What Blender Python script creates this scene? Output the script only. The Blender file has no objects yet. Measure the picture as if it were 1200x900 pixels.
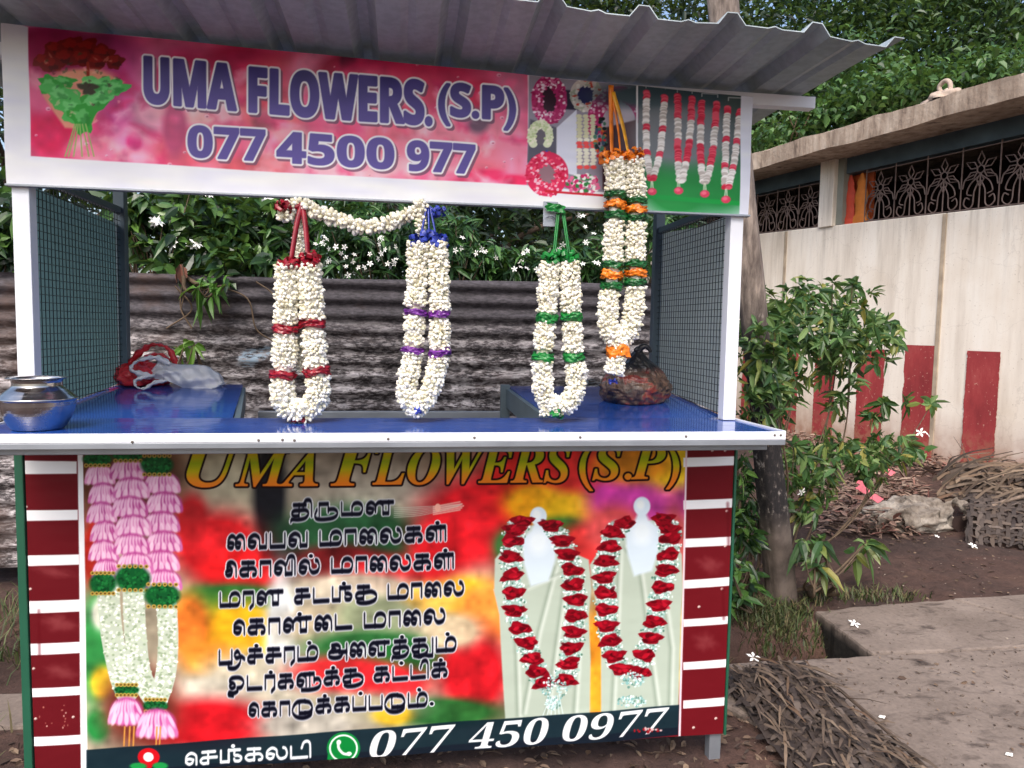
import bpy, math, random
import numpy as np
from mathutils import Matrix, Vector, noise as mnoise

rnd = random.Random(7)
NR = np.random.default_rng(11)
SC = bpy.context.scene
COL = SC.collection
PI = math.pi

# ---------------------------------------------------------------- camera, sky, sun, exposure
CAM = np.array([0.0, -2.0132, 1.2579]); YAW, PITCH, ROLL, FPX = 0.1468, 0.0761, 0.0176, 868.59
def cam_axes():
    f = np.array([math.sin(YAW)*math.cos(PITCH), math.cos(YAW)*math.cos(PITCH), -math.sin(PITCH)])
    r = np.array([math.cos(YAW), -math.sin(YAW), 0.0]); u = np.cross(r, f)
    return math.cos(ROLL)*r+math.sin(ROLL)*u, -math.sin(ROLL)*r+math.cos(ROLL)*u, f
AR, AU, AF = cam_axes()
cd = bpy.data.cameras.new("camera"); cd.sensor_width = 36; cd.lens = FPX/1200*36
cd.clip_start = 0.05; cd.clip_end = 500
co = bpy.data.objects.new("camera", cd); COL.objects.link(co)
co.matrix_world = Matrix(((AR[0], AU[0], -AF[0], CAM[0]), (AR[1], AU[1], -AF[1], CAM[1]), (AR[2], AU[2], -AF[2], CAM[2]), (0, 0, 0, 1)))
SC.camera = co

SUN_EL, SUN_ROT = math.radians(50), math.radians(200)      # soft light from behind and left of the camera
wd = bpy.data.worlds.new("World"); SC.world = wd; wd.use_nodes = True
nt = wd.node_tree; bg = nt.nodes['Background']
sky = nt.nodes.new('ShaderNodeTexSky'); sky.sky_type = 'NISHITA'; sky.sun_disc = False
sky.sun_elevation = SUN_EL; sky.sun_rotation = SUN_ROT; sky.dust_density = 4.5; sky.air_density = 1.0; sky.ozone_density = 1.0
nt.links.new(sky.outputs[0], bg.inputs[0]); bg.inputs[1].default_value = 0.15
sl = bpy.data.lights.new("sun", 'SUN'); sl.energy = 0.9; sl.angle = math.radians(25); sl.color = (1.0, 0.97, 0.94)
so = bpy.data.objects.new("sun", sl); COL.objects.link(so)
# the sun's compass: the lamp shines along -Z of its own axes
sdir = Vector((-0.35*math.cos(SUN_EL), -0.94*math.cos(SUN_EL), math.sin(SUN_EL)))
so.rotation_euler = sdir.to_track_quat('Z', 'Y').to_euler()
so.location = (-3, -6, 8)
SC.view_settings.view_transform = 'Standard'; SC.view_settings.look = 'None'
SC.view_settings.gamma = 1.0; SC.view_settings.use_curve_mapping = False
SC.view_settings.exposure = 0.93
SC.cycles.max_bounces = 6; SC.cycles.transparent_max_bounces = 8

# ---------------------------------------------------------------- measuring helpers: a traced pixel at a known plane gives a world point
def ray(x, y): return AF + AR*((x-600)/FPX) - AU*((y-450)/FPX)
def on_y(x, y, Y=0.0):
    d = ray(x, y); return CAM + d*((Y-CAM[1])/d[1])
def on_z(x, y, Z=0.0):
    d = ray(x, y); return CAM + d*((Z-CAM[2])/d[2])
def project(p):
    d = np.asarray(p)-CAM; z = d@AF
    return 600+FPX*(d@AR)/z, 450-FPX*(d@AU)/z

# ---------------------------------------------------------------- materials
def lin(c):
    c = np.asarray(c, float)/255.0
    return np.where(c <= 0.04045, c/12.92, ((c+0.055)/1.055)**2.4)
def rgb(*c): return tuple(float(v) for v in lin(c))
class NT:
    def __init__(s, name):
        s.m = bpy.data.materials.new(name); s.m.use_nodes = True; s.t = s.m.node_tree; s.p = s.t.nodes['Principled BSDF']
        s.out = s.t.nodes['Material Output']
    def n(s, typ, **kw):
        o = s.t.nodes.new(typ)
        for k, v in kw.items():
            if k.startswith('i_'):
                key = k[2:].replace('_', ' ')
                o.inputs[key].default_value = v
            else: setattr(o, k, v)
        return o
    def l(s, a, b): s.t.links.new(a, b)
    def set(s, **kw):
        for k, v in kw.items(): s.p.inputs[k.replace('_', ' ')].default_value = v
        return s
    def coord(s, scale=(1, 1, 1), kind='Object'):
        c = s.n('ShaderNodeTexCoord'); mp = s.n('ShaderNodeMapping'); mp.inputs['Scale'].default_value = scale
        s.l(c.outputs[kind], mp.inputs[0]); return mp.outputs[0]
    def noise(s, vec, scale, detail=4, rough=0.55, dist=0.0):
        o = s.n('ShaderNodeTexNoise'); o.inputs['Scale'].default_value = scale; o.inputs['Detail'].default_value = detail
        o.inputs['Roughness'].default_value = rough; o.inputs['Distortion'].default_value = dist
        s.l(vec, o.inputs['Vector']); return o.outputs['Fac']
    def ramp(s, fac, stops, interp='LINEAR'):
        o = s.n('ShaderNodeValToRGB'); r = o.color_ramp; r.interpolation = interp
        while len(r.elements) > 1: r.elements.remove(r.elements[-1])
        for i, (p, c) in enumerate(stops):
            e = r.elements[0] if i == 0 else r.elements.new(p)
            e.position = p; e.color = (*c, 1) if len(c) == 3 else c
        s.l(fac, o.inputs[0]); return o.outputs[0]
    def mix(s, fac, a, b, mode='MIX'):
        o = s.n('ShaderNodeMix', data_type='RGBA', blend_type=mode)
        if isinstance(fac, (int, float)): o.inputs[0].default_value = fac
        else: s.l(fac, o.inputs[0])
        for v, i in ((a, 6), (b, 7)):
            if isinstance(v, tuple): o.inputs[i].default_value = (*v[:3], 1)
            else: s.l(v, o.inputs[i])
        return o.outputs[2]
    def bump(s, h, strength=0.3, dist=0.01):
        b = s.n('ShaderNodeBump'); b.inputs['Strength'].default_value = strength; b.inputs['Distance'].default_value = dist
        s.l(h, b.inputs['Height']); s.l(b.outputs[0], s.p.inputs['Normal'])
    def base(s, c): s.l(c, s.p.inputs['Base Color'])

def mat_plain(name, c, rough=0.5, var=0.25, scale=8.0, metal=0.0, bump=0.0, c2=None, coat=0.0):
    k = NT(name); v = k.coord()
    f = k.noise(v, scale, 5)
    a = tuple(x*(1-var) for x in c); b = tuple(min(1, x*(1+var)) for x in c) if c2 is None else c2
    k.base(k.ramp(f, [(0.3, a), (0.7, b)]))
    k.set(Roughness=rough, Metallic=metal)
    if coat: k.p.inputs['Coat Weight'].default_value = coat
    if bump: k.bump(k.noise(v, scale*5, 4), bump, 0.004)
    return k.m

def mat_leaf(name, cols, rough=0.42, trans=0.25):
    k = NT(name); g = k.n('ShaderNodeNewGeometry')
    c = k.ramp(g.outputs['Random Per Island'], [(i/(len(cols)-1), col) for i, col in enumerate(cols)])
    k.base(c); k.set(Roughness=rough)
    tr = k.n('ShaderNodeBsdfTranslucent'); mx = k.n('ShaderNodeMixShader'); mx.inputs[0].default_value = trans
    br = k.mix(0.5, c, (0.35, 0.5, 0.05), 'MIX'); k.l(k.mix(0.55, c, br), tr.inputs[0])
    k.l(k.p.outputs[0], mx.inputs[1]); k.l(tr.outputs[0], mx.inputs[2]); k.l(mx.outputs[0], k.out.inputs[0])
    return k.m

def mat_print(name, rough=0.35):
    k = NT(name); a = k.n('ShaderNodeVertexColor', layer_name='ink'); v = k.coord()
    dirt = k.ramp(k.noise(v, 3.0, 6), [(0.35, (0.90, 0.89, 0.88)), (0.65, (1, 1, 1))])
    k.base(k.mix(1.0, a.outputs[0], dirt, 'MULTIPLY')); k.set(Roughness=rough)
    k.p.inputs['Specular IOR Level'].default_value = 0.14; k.p.inputs['Coat Weight'].default_value = 0.05; k.p.inputs['Coat Roughness'].default_value = 0.15
    k.bump(k.noise(k.coord((1, 1, 2.2)), 6.0, 2), 0.35, 0.01)
    return k.m

def mat_isl(name, cols, rough=0.5, sub=0.0):
    k = NT(name); g = k.n('ShaderNodeNewGeometry')
    k.base(k.ramp(g.outputs['Random Per Island'], [(i/max(1, len(cols)-1), c) for i, c in enumerate(cols)])); k.set(Roughness=rough)
    if sub: k.p.inputs['Subsurface Weight'].default_value = sub; k.p.inputs['Subsurface Radius'].default_value = (0.01, 0.01, 0.008); k.p.inputs['Subsurface Scale'].default_value = 0.3
    return k.m

def mat_fence():
    k = NT("rusted_corrugated_iron"); v = k.coord((1, 1, 1)); v2 = k.coord((1, 1, 3.6))
    streak = k.noise(v2, 9.0, 8, 0.68, 0.5); blot = k.noise(v, 2.2, 5, 0.6); fine = k.noise(v2, 30.0, 6, 0.7)
    c = k.ramp(streak, [(0.40, rgb(24, 22, 25)), (0.48, rgb(54, 48, 50)), (0.52, rgb(104, 96, 97)), (0.565, rgb(196, 191, 193))])
    d = k.ramp(fine, [(0.42, rgb(22, 20, 23)), (0.51, rgb(84, 76, 77)), (0.57, rgb(196, 190, 191))])
    c = k.mix(0.45, c, d)
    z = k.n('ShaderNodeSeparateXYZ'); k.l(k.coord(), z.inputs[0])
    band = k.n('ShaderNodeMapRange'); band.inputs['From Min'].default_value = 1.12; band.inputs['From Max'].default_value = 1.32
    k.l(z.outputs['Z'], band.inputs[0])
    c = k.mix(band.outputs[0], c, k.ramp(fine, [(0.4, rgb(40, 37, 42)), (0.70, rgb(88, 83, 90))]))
    rust = k.ramp(blot, [(0.55, (0, 0, 0)), (0.66, (.75, .75, .75))])
    c = k.mix(rust, c, k.ramp(streak, [(0.3, rgb(38, 27, 25)), (0.7, rgb(88, 66, 58))]))
    pale = k.noise(k.coord((1.2, 1, 2)), 1.7, 3, 0.5); pf = k.ramp(pale, [(0.66, (0, 0, 0)), (0.70, (1, 1, 1))])
    pf2 = k.mix(1.0, pf, k.ramp(fine, [(0.45, (0, 0, 0)), (0.55, (1, 1, 1))]), 'MULTIPLY')
    c = k.mix(pf2, c, rgb(150, 172, 190))
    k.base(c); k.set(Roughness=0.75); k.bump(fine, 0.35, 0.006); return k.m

def mat_wall():
    k = NT("cream_wall_paint"); v = k.coord(); vs = k.coord((1.8, 1.8, 0.22))
    st = k.noise(vs, 3.0, 5, 0.6); bl = k.noise(v, 1.2, 4)
    c = k.ramp(st, [(0.3, rgb(214, 203, 189)), (0.5, rgb(236, 227, 214)), (0.72, rgb(243, 237, 227))])
    c = k.mix(k.ramp(bl, [(0.5, (0, 0, 0)), (0.72, (0.45,)*3)]), c, rgb(212, 194, 172))
    z = k.n('ShaderNodeSeparateXYZ'); k.l(k.coord(), z.inputs[0])
    up = k.n('ShaderNodeMapRange'); up.inputs['From Min'].default_value = 1.3; up.inputs['From Max'].default_value = 2.5; k.l(z.outputs['Z'], up.inputs[0])
    drip = k.ramp(k.noise(k.coord((1, 1, .07)), 9.0, 5, .65), [(.50, (0, 0, 0)), (.70, (.5,)*3)]); dm = k.n('ShaderNodeMath', operation='MULTIPLY'); k.l(up.outputs[0], dm.inputs[0]); k.l(drip, dm.inputs[1])
    c = k.mix(dm.outputs[0], c, rgb(142, 130, 116))
    c = k.mix(k.ramp(k.noise(v, 60, 3, .6), [(.66, (0, 0, 0)), (.72, (.6,)*3)]), c, rgb(150, 132, 112))
    cr = k.n('ShaderNodeTexVoronoi', feature='DISTANCE_TO_EDGE'); cr.inputs['Scale'].default_value = 1.1; wv = k.n('ShaderNodeVectorMath', operation='ADD'); nz = k.n('ShaderNodeTexNoise'); nz.inputs['Scale'].default_value = 5; nz.inputs['Detail'].default_value = 5; k.l(v, nz.inputs['Vector']); k.l(v, wv.inputs[0]); sc2 = k.n('ShaderNodeVectorMath', operation='SCALE'); sc2.inputs['Scale'].default_value = .35; k.l(nz.outputs['Color'], sc2.inputs[0]); k.l(sc2.outputs[0], wv.inputs[1]); k.l(wv.outputs[0], cr.inputs['Vector'])
    c = k.mix(k.ramp(cr.outputs['Distance'], [(.0015, (.16,)*3), (.005, (0, 0, 0))]), c, rgb(120, 106, 92))
    mr = k.n('ShaderNodeMapRange'); mr.inputs['From Min'].default_value = 0.55; mr.inputs['From Max'].default_value = 0.05
    k.l(z.outputs['Z'], mr.inputs[0])
    n2 = k.noise(v, 7.0, 5); mm = k.n('ShaderNodeMath', operation='MULTIPLY'); k.l(mr.outputs[0], mm.inputs[0])
    rr = k.ramp(n2, [(0.25, (0.5,)*3), (0.6, (1, 1, 1))]); k.l(rr, mm.inputs[1])
    c = k.mix(mm.outputs[0], c, rgb(150, 100, 74))
    k.base(c); k.set(Roughness=0.85); k.bump(k.noise(v, 30, 5), 0.15, 0.01); return k.m

def mat_slab_roof():
    k = NT("weathered_roof_concrete"); v = k.coord(); vs = k.coord((2.5, 2.5, 0.5))
    st = k.noise(vs, 4.0, 8, 0.7); bl = k.noise(v, 1.4, 4)
    c = k.ramp(st, [(0.33, rgb(92, 78, 70)), (0.46, rgb(160, 142, 126)), (0.68, rgb(196, 180, 164))])
    c = k.mix(k.ramp(bl, [(0.45, (0, 0, 0)), (0.7, (0.6,)*3)]), c, rgb(104, 88, 76))
    k.base(c); k.set(Roughness=0.9); k.bump(k.noise(v, 16, 6), 0.5, 0.02); return k.m

def mat_soil():
    k = NT("dark_soil"); v = k.coord()
    a = k.noise(v, 1.3, 6); b = k.noise(v, 26, 6, 0.7); cst = k.noise(k.coord((0.5, 3.0, 1)), 3.0, 4)
    c = k.ramp(a, [(0.35, rgb(54, 37, 31)), (0.52, rgb(74, 50, 42)), (0.68, rgb(104, 76, 63))])
    c = k.mix(0.4, c, k.ramp(b, [(0.35, rgb(24, 20, 19)), (0.62, rgb(80, 63, 57))]))
    c = k.mix(k.ramp(cst, [(0.55, (0, 0, 0)), (0.75, (0.5,)*3)]), c, rgb(86, 58, 49))
    k.base(c); k.set(Roughness=0.9); k.bump(b, 0.7, 0.02); return k.m

def mat_pave():
    k = NT("dirty_concrete"); v = k.coord()
    a = k.noise(v, 1.6, 7, 0.6); b = k.noise(v, 45, 5, 0.7); d = k.noise(k.coord((1, 2.2, 1)), 6.0, 7, 0.65, 0.6)
    c = k.ramp(a, [(0.35, rgb(104, 92, 84)), (0.55, rgb(132, 119, 110)), (0.7, rgb(150, 137, 128))])
    c = k.mix(0.25, c, k.ramp(b, [(0.35, rgb(64, 55, 50)), (0.6, rgb(140, 126, 116))]))
    c = k.mix(k.ramp(d, [(0.54, (0, 0, 0)), (0.68, (0.85,)*3)]), c, rgb(58, 47, 43))
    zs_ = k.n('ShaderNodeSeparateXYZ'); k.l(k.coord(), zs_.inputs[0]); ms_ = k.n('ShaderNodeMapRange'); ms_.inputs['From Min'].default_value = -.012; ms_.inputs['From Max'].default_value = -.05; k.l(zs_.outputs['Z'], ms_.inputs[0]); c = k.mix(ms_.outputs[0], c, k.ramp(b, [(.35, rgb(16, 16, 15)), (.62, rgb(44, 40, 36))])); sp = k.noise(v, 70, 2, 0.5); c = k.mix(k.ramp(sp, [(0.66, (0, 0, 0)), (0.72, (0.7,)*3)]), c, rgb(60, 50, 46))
    k.base(c); k.set(Roughness=0.85); k.bump(b, 0.5, 0.006); return k.m

def mat_trunk():
    k = NT("lichen_blotched_trunk"); v = k.coord(); vs = k.coord((6, 6, 1.2))
    a = k.noise(vs, 6, 6, 0.65); b = k.noise(k.coord((1, 1, 0.6)), 38, 4, 0.6)
    up = k.ramp(a, [(0.34, rgb(84, 74, 68)), (0.52, rgb(126, 114, 106)), (0.68, rgb(162, 148, 136))])
    z = k.n('ShaderNodeSeparateXYZ'); k.l(k.coord(), z.inputs[0])
    def band(lo, hi):
        m = k.n('ShaderNodeMapRange'); m.inputs['From Min'].default_value = lo; m.inputs['From Max'].default_value = hi
        k.l(z.outputs['Z'], m.inputs[0]); return m.outputs[0]
    moss = k.ramp(b, [(0.50, rgb(30, 27, 29)), (0.60, rgb(60, 54, 52)), (0.68, rgb(150, 142, 136))])
    low = k.ramp(k.noise(v, 9, 5), [(0.35, rgb(72, 63, 58)), (0.65, rgb(112, 100, 92))])
    c = k.mix(band(0.30, 0.42), low, moss); c = k.mix(band(1.15, 1.45), c, up)
    k.base(c); k.set(Roughness=0.9); k.bump(a, 0.6, 0.015); return k.m

# ---------------------------------------------------------------- mesh builder
class MB:
    def __init__(s): s.v = []; s.f = []; s.n = 0; s.mi = []
    def add(s, verts, faces, mi=0):
        verts = np.asarray(verts, float).reshape(-1, 3); faces = np.asarray(faces, int)
        s.v.append(verts); s.f.append(faces+s.n); s.mi.append(np.full(len(faces), mi, int)); s.n += len(verts); return s
    def poly(s, verts, mi=0): return s.add(verts, [list(range(len(verts)))], mi)
    def box(s, c, d, rot=None, mi=0):
        x, y, z = (q/2 for q in d)
        V = np.array([(-x, -y, -z), (x, -y, -z), (x, y, -z), (-x, y, -z), (-x, -y, z), (x, -y, z), (x, y, z), (-x, y, z)])
        if rot is not None: V = V@np.array(rot).T
        return s.add(V+np.array(c), [(0, 3, 2, 1), (4, 5, 6, 7), (0, 1, 5, 4), (1, 2, 6, 5), (2, 3, 7, 6), (3, 0, 4, 7)], mi)
    def box2(s, a, b, mi=0):
        a = np.array(a, float); b = np.array(b, float); return s.box((a+b)/2, np.abs(b-a), None, mi)
    def tube(s, path, r, n=8, mi=0, caps=True):
        P = np.asarray(path, float); m = len(P); r = np.broadcast_to(np.asarray(r, float), (m,))
        T = np.gradient(P, axis=0); T /= np.linalg.norm(T, axis=1)[:, None]+1e-12
        up = np.array([0, 0, 1.0]) if abs(T[0][2]) < 0.9 else np.array([1.0, 0, 0])
        a = np.cross(T[0], up); a /= np.linalg.norm(a); V = []
        for i in range(m):
            a = a-T[i]*(a@T[i]); a /= np.linalg.norm(a)+1e-12; b = np.cross(T[i], a)
            th = np.arange(n)*2*PI/n
            V.append(P[i]+r[i]*(np.cos(th)[:, None]*a+np.sin(th)[:, None]*b))
        F = [(i*n+j, i*n+(j+1) % n, (i+1)*n+(j+1) % n, (i+1)*n+j) for i in range(m-1) for j in range(n)]
        s.add(np.concatenate(V), F, mi)
        if caps and n >= 3:
            s.add(V[0][::-1], [list(range(n))], mi); s.add(V[-1], [list(range(n))], mi)
        return s
    def lathe(s, prof, c, n=40, mi=0):
        prof = np.asarray(prof, float); th = np.arange(n)*2*PI/n
        V = np.stack([prof[:, None, 0]*np.cos(th), prof[:, None, 0]*np.sin(th), np.repeat(prof[:, 1:2], n, 1)], -1).reshape(-1, 3)+np.array(c)
        F = [(i*n+j, i*n+(j+1) % n, (i+1)*n+(j+1) % n, (i+1)*n+j) for i in range(len(prof)-1) for j in range(n)]
        return s.add(V, F, mi)
    def grid(s, X, Y, Z, mi=0):
        a, b = X.shape; i = np.arange(a*b).reshape(a, b)
        F = np.stack([i[:-1, :-1], i[1:, :-1], i[1:, 1:], i[:-1, 1:]], -1).reshape(-1, 4)
        return s.add(np.stack([X, Y, Z], -1), F, mi)
    def strip(s, path, w, side, mi=0):
        P = np.asarray(path, float); w = np.broadcast_to(np.asarray(w, float), (len(P),))[:, None]; sd = np.asarray(side, float)
        V = np.concatenate([P-sd*w/2, P+sd*w/2]); n = len(P)
        return s.add(V, [(i, i+1, n+i+1, n+i) for i in range(n-1)], mi)
    def build(s, name, mats, parent=None, smooth=False, color=None):
        me = bpy.data.meshes.new(name)
        V = np.concatenate(s.v) if s.v else np.zeros((0, 3))
        sizes = np.concatenate([np.full(len(f), f.shape[1], int) for f in s.f]); loops = np.concatenate([f.ravel() for f in s.f])
        me.vertices.add(len(V)); me.vertices.foreach_set('co', V.ravel())
        me.loops.add(len(loops)); me.loops.foreach_set('vertex_index', loops.astype(np.int32))
        me.polygons.add(len(sizes)); st = np.concatenate([[0], np.cumsum(sizes)[:-1]])
        me.polygons.foreach_set('loop_start', st.astype(np.int32))
        me.polygons.foreach_set('material_index', np.concatenate(s.mi).astype(np.int32))
        me.polygons.foreach_set('use_smooth', np.full(len(sizes), bool(smooth)))
        me.update(calc_edges=True); me.validate()
        if color is not None:
            at = me.color_attributes.new('ink', 'FLOAT_COLOR', 'POINT')
            at.data.foreach_set('color', np.concatenate([color, np.ones((len(color), 1))], 1).astype(np.float32).ravel())
        for m in (mats if isinstance(mats, (list, tuple)) else [mats]): me.materials.append(m)
        o = bpy.data.objects.new(name, me); COL.objects.link(o)
        if parent is not None: o.parent = parent
        return o
def bevel(o, w=0.003, seg=2):
    m = o.modifiers.new('bevel', 'BEVEL'); m.width = w; m.segments = seg; m.limit_method = 'ANGLE'; return o

def tag(o, label, cat, group=None):
    o['label'] = label; o['category'] = cat
    if group: o['group'] = group
    return o
def thing(name, label, cat, loc=(0, 0, 0), group=None):
    o = bpy.data.objects.new(name, None); COL.objects.link(o); o.empty_display_size = 0.05
    return tag(o, label, cat, group)        # parts keep world coordinates, so the empty stays at the origin until settle()
def settle(t, base):
    """move the empty to the thing's base and shift the parts back so nothing moves in the world"""
    base = Vector(base); t.location = base
    for ch in t.children: ch.location = Vector(ch.location)-base
def struct(o): o['kind'] = 'structure'; return o
def stuff(o): o['kind'] = 'stuff'; return o

def crom(pts, per=8, closed=False):
    P = np.asarray(pts, float)
    if len(P) < 3: return P
    Q = np.concatenate([[2*P[0]-P[1]], P, [2*P[-1]-P[-2]]]); out = []
    t = np.linspace(0, 1, per, endpoint=False)[:, None]
    for i in range(1, len(Q)-2):
        a, b, c, d = Q[i-1], Q[i], Q[i+1], Q[i+2]
        out.append(0.5*((2*b)+(-a+c)*t+(2*a-5*b+4*c-d)*t**2+(-a+3*b-3*c+d)*t**3))
    out.append(P[-1:]); return np.concatenate(out)
def unit(v): return v/(np.linalg.norm(v, axis=-1, keepdims=True)+1e-12)

# leaves: many folded leaf faces at once
def leaves(mb, pos, d, L, W, droop=0.25, mi=0, nrm=None, fold=0.18):
    N = len(pos); d = unit(d)
    if nrm is None: nrm = NR.normal(size=(N, 3))*0.45+np.array([0, -0.25, 1.0])
    s = unit(np.cross(d, nrm)); n = unit(np.cross(s, d))
    T = [(0, 0, 0), (-.42, .28, 1), (0, .30, 0), (.42, .28, 1), (-.40, .66, 1), (0, .68, 0), (.40, .66, 1), (0, 1, 0)]
    L = np.broadcast_to(L, (N,))[:, None]; W = np.broadcast_to(W, (N,))[:, None]
    V = np.empty((N, 8, 3))
    for i, (a, b, c) in enumerate(T):
        V[:, i] = pos + s*(a*W) + d*(b*L) + n*(c*fold*W) - np.array([0, 0, 1.0])*(droop*L*b*b)
    base = (np.arange(N)*8)[:, None]
    mb.add(V.reshape(-1, 3), (base+np.array([[1, 2, 5, 4]])), mi)
    off = mb.n-8*N
    q2 = base+np.array([[2, 3, 6, 5]])+off; t = np.concatenate([base+np.array([[0, 2, 1]]), base+np.array([[0, 3, 2]]), base+np.array([[4, 5, 7]]), base+np.array([[5, 6, 7]])])+off
    mb.f.append(q2); mb.mi.append(np.full(len(q2), mi)); mb.f.append(t); mb.mi.append(np.full(len(t), mi))
def rleaves(mb, pos, L, W, **k):
    d = NR.normal(size=(len(pos), 3)); d[:, 2] = d[:, 2]*0.5-0.15
    leaves(mb, pos, d, L*NR.uniform(.65, 1.25, len(pos)), W*NR.uniform(.7, 1.2, len(pos)), **k)
def ell(n, c, r, shell=0.0):
    p = unit(NR.normal(size=(n, 3)))*(shell+(1-shell)*NR.uniform(0, 1, (n, 1)))**(1/3); return np.array(c)+p*np.array(r)
def whorls(mb, tips, k, L, W, updir=(0, -0.2, 0.5), **kw):
    pos = np.repeat(tips, k, 0); N = len(pos)
    ax = unit(NR.normal(size=(len(tips), 3))*0.5+np.array(updir)); ax = np.repeat(ax, k, 0)
    r = unit(np.cross(ax, NR.normal(size=(N, 3)))); d = r*0.9+ax*NR.uniform(-0.1, 0.7, (N, 1))
    leaves(mb, pos+NR.normal(size=(N, 3))*L*0.08, d, L*NR.uniform(.45, 1.3, N), W*NR.uniform(.6, 1.3, N), nrm=ax+NR.normal(size=(N, 3))*0.2, **kw)
def blossom(mb, c, r, ax=None, petals=5, mi=0):
    ax = unit(np.array(ax if ax is not None else (rnd.uniform(-1.1, 1.1), -.7, rnd.uniform(-.5, 1.2)), float))
    a = unit(np.cross(ax, (0.1, 0.2, 1))); b = np.cross(ax, a); t0 = rnd.uniform(0, 6)
    for k in range(petals):
        th = t0+k*2*PI/petals; u = math.cos(th)*a+math.sin(th)*b; w = -math.sin(th)*a+math.cos(th)*b
        mb.add([c, c+u*r*.55-w*r*.20+ax*r*.12, c+u*r-w*r*.02+ax*r*.02, c+u*r*.62+w*r*.26+ax*r*.10], [(0, 1, 2, 3)], mi)
# ---------------------------------------------------------------- printed boards: ink laid on a fine mesh, traced from the flat print
def punch(c):
    """printing inks: a little more saturation and depth than the traced tones"""
    m = c.mean(1, keepdims=True); c = np.clip(m+(c-m)*1.05, 0, 255); return lin(c)**1.12
class Print:
    """a flat printed sheet in the plane y = Y; ink colours are painted per vertex; the trace coordinates are the photo's pixels rectified on that plane"""
    def __init__(s, x0, x1, z0, z1, step, Y=0.0, sag=None):
        s.Y = Y; nx = int((x1-x0)/step)+1; nz = int((z1-z0)/step)+1
        s.X, s.Z = np.meshgrid(np.linspace(x0, x1, nx), np.linspace(z0, z1, nz), indexing='ij')
        P = np.stack([s.X, np.full_like(s.X, Y), s.Z], -1)-CAM; z = P@AF
        s.U = 600+FPX*(P@AR)/z; s.V = 450-FPX*(P@AU)/z
        s.c = np.zeros(s.U.shape+(3,)); s.umin = s.U.min(1); s.umax = s.U.max(1); s.vmin = s.V.min(0); s.vmax = s.V.max(0)
    def win(s, x0, y0, x1, y1):
        i = np.where((s.umax >= x0) & (s.umin <= x1))[0]; j = np.where((s.vmax >= y0) & (s.vmin <= y1))[0]
        if len(i) == 0 or len(j) == 0: return None
        return (slice(i[0], i[-1]+1), slice(j[0], j[-1]+1))
    def put(s, w, a, col):
        if callable(col): col = col(s.U[w], s.V[w])
        else: col = np.asarray(col, float)
        s.c[w] += (col-s.c[w])*np.clip(a, 0, 1)[..., None]
    def ell(s, x, y, rx, ry, col, soft=0.08, ang=0.0, alpha=1.0):
        R = max(rx, ry)*(1+soft)+2; w = s.win(x-R, y-R, x+R, y+R)
        if w is None: return
        dx = s.U[w]-x; dy = s.V[w]-y; ca, sa = math.cos(ang), math.sin(ang); p = (dx*ca+dy*sa)/rx; q = (-dx*sa+dy*ca)/ry
        d = np.sqrt(p*p+q*q); soft = max(soft, 0.9/min(rx, ry)); s.put(w, alpha*np.clip((1+soft/2-d)/soft, 0, 1), col)
    def blob(s, x, y, rx, ry, col, alpha=1.0):
        R = 2.6*max(rx, ry); w = s.win(x-R, y-R, x+R, y+R)
        if w is None: return
        q = ((s.U[w]-x)/rx)**2+((s.V[w]-y)/ry)**2; s.put(w, alpha*np.clip(1.35*np.exp(-0.42*q*q-0.12*q), 0, 1), col)
    def poly(s, pts, col, soft=1.0, alpha=1.0):
        pts = np.asarray(pts, float); w = s.win(pts[:, 0].min()-soft, pts[:, 1].min()-soft, pts[:, 0].max()+soft, pts[:, 1].max()+soft)
        if w is None: return
        u, v = s.U[w], s.V[w]; ins = np.zeros(u.shape, bool); d = np.full(u.shape, 1e9); n = len(pts)
        for k in range(n):
            (ax, ay), (bx, by) = pts[k], pts[(k+1) % n]
            c = ((ay > v) != (by > v)) & (u < (bx-ax)*(v-ay)/((by-ay) if by != ay else 1e-9)+ax); ins ^= c
            ex, ey = bx-ax, by-ay; t = np.clip(((u-ax)*ex+(v-ay)*ey)/(ex*ex+ey*ey+1e-9), 0, 1)
            d = np.minimum(d, np.hypot(u-ax-t*ex, v-ay-t*ey))
        s.put(w, alpha*np.clip(0.5+np.where(ins, d, -d)/soft, 0, 1), col)
    def stroke(s, pts, wid, col, alpha=1.0, ky=1.0, soft=1.0):
        """a pen line; ky > 1 flattens the nib so that level strokes come out thinner, ky < 1 thicker"""
        pts = np.asarray(pts, float); m = wid/min(ky, 1)+2; w = s.win(pts[:, 0].min()-m, pts[:, 1].min()-m, pts[:, 0].max()+m, pts[:, 1].max()+m)
        if w is None: return
        u, v = s.U[w], s.V[w]*ky; d = np.full(u.shape, 1e9)
        for (ax, ay), (bx, by) in zip(pts[:-1], pts[1:]):
            ay *= ky; by *= ky; ex, ey = bx-ax, by-ay; t = np.clip(((u-ax)*ex+(v-ay)*ey)/(ex*ex+ey*ey+1e-9), 0, 1)
            d = np.minimum(d, np.hypot(u-ax-t*ex, v-ay-t*ey))
        s.put(w, alpha*np.clip(0.5+(wid/2-d)/soft, 0, 1), col)
    def rag(s, x, y, rx, ry, col, seed=0, ang=0.0, amp=.22, soft=1.2, alpha=1.0):
        g = random.Random(seed); p1, p2, p3 = (g.uniform(0, 6.3) for _ in range(3)); ca, sa = math.cos(ang), math.sin(ang); pts = []
        for t in np.linspace(0, 2*PI, 26, endpoint=False):
            r = 1+amp*(.6*math.sin(3*t+p1)+.5*math.sin(5*t+p2)+.35*math.sin(8*t+p3)); a, b = rx*r*math.cos(t), ry*r*math.sin(t); pts.append((x+a*ca-b*sa, y+a*sa+b*ca))
        s.poly(pts, col, soft, alpha)
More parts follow.
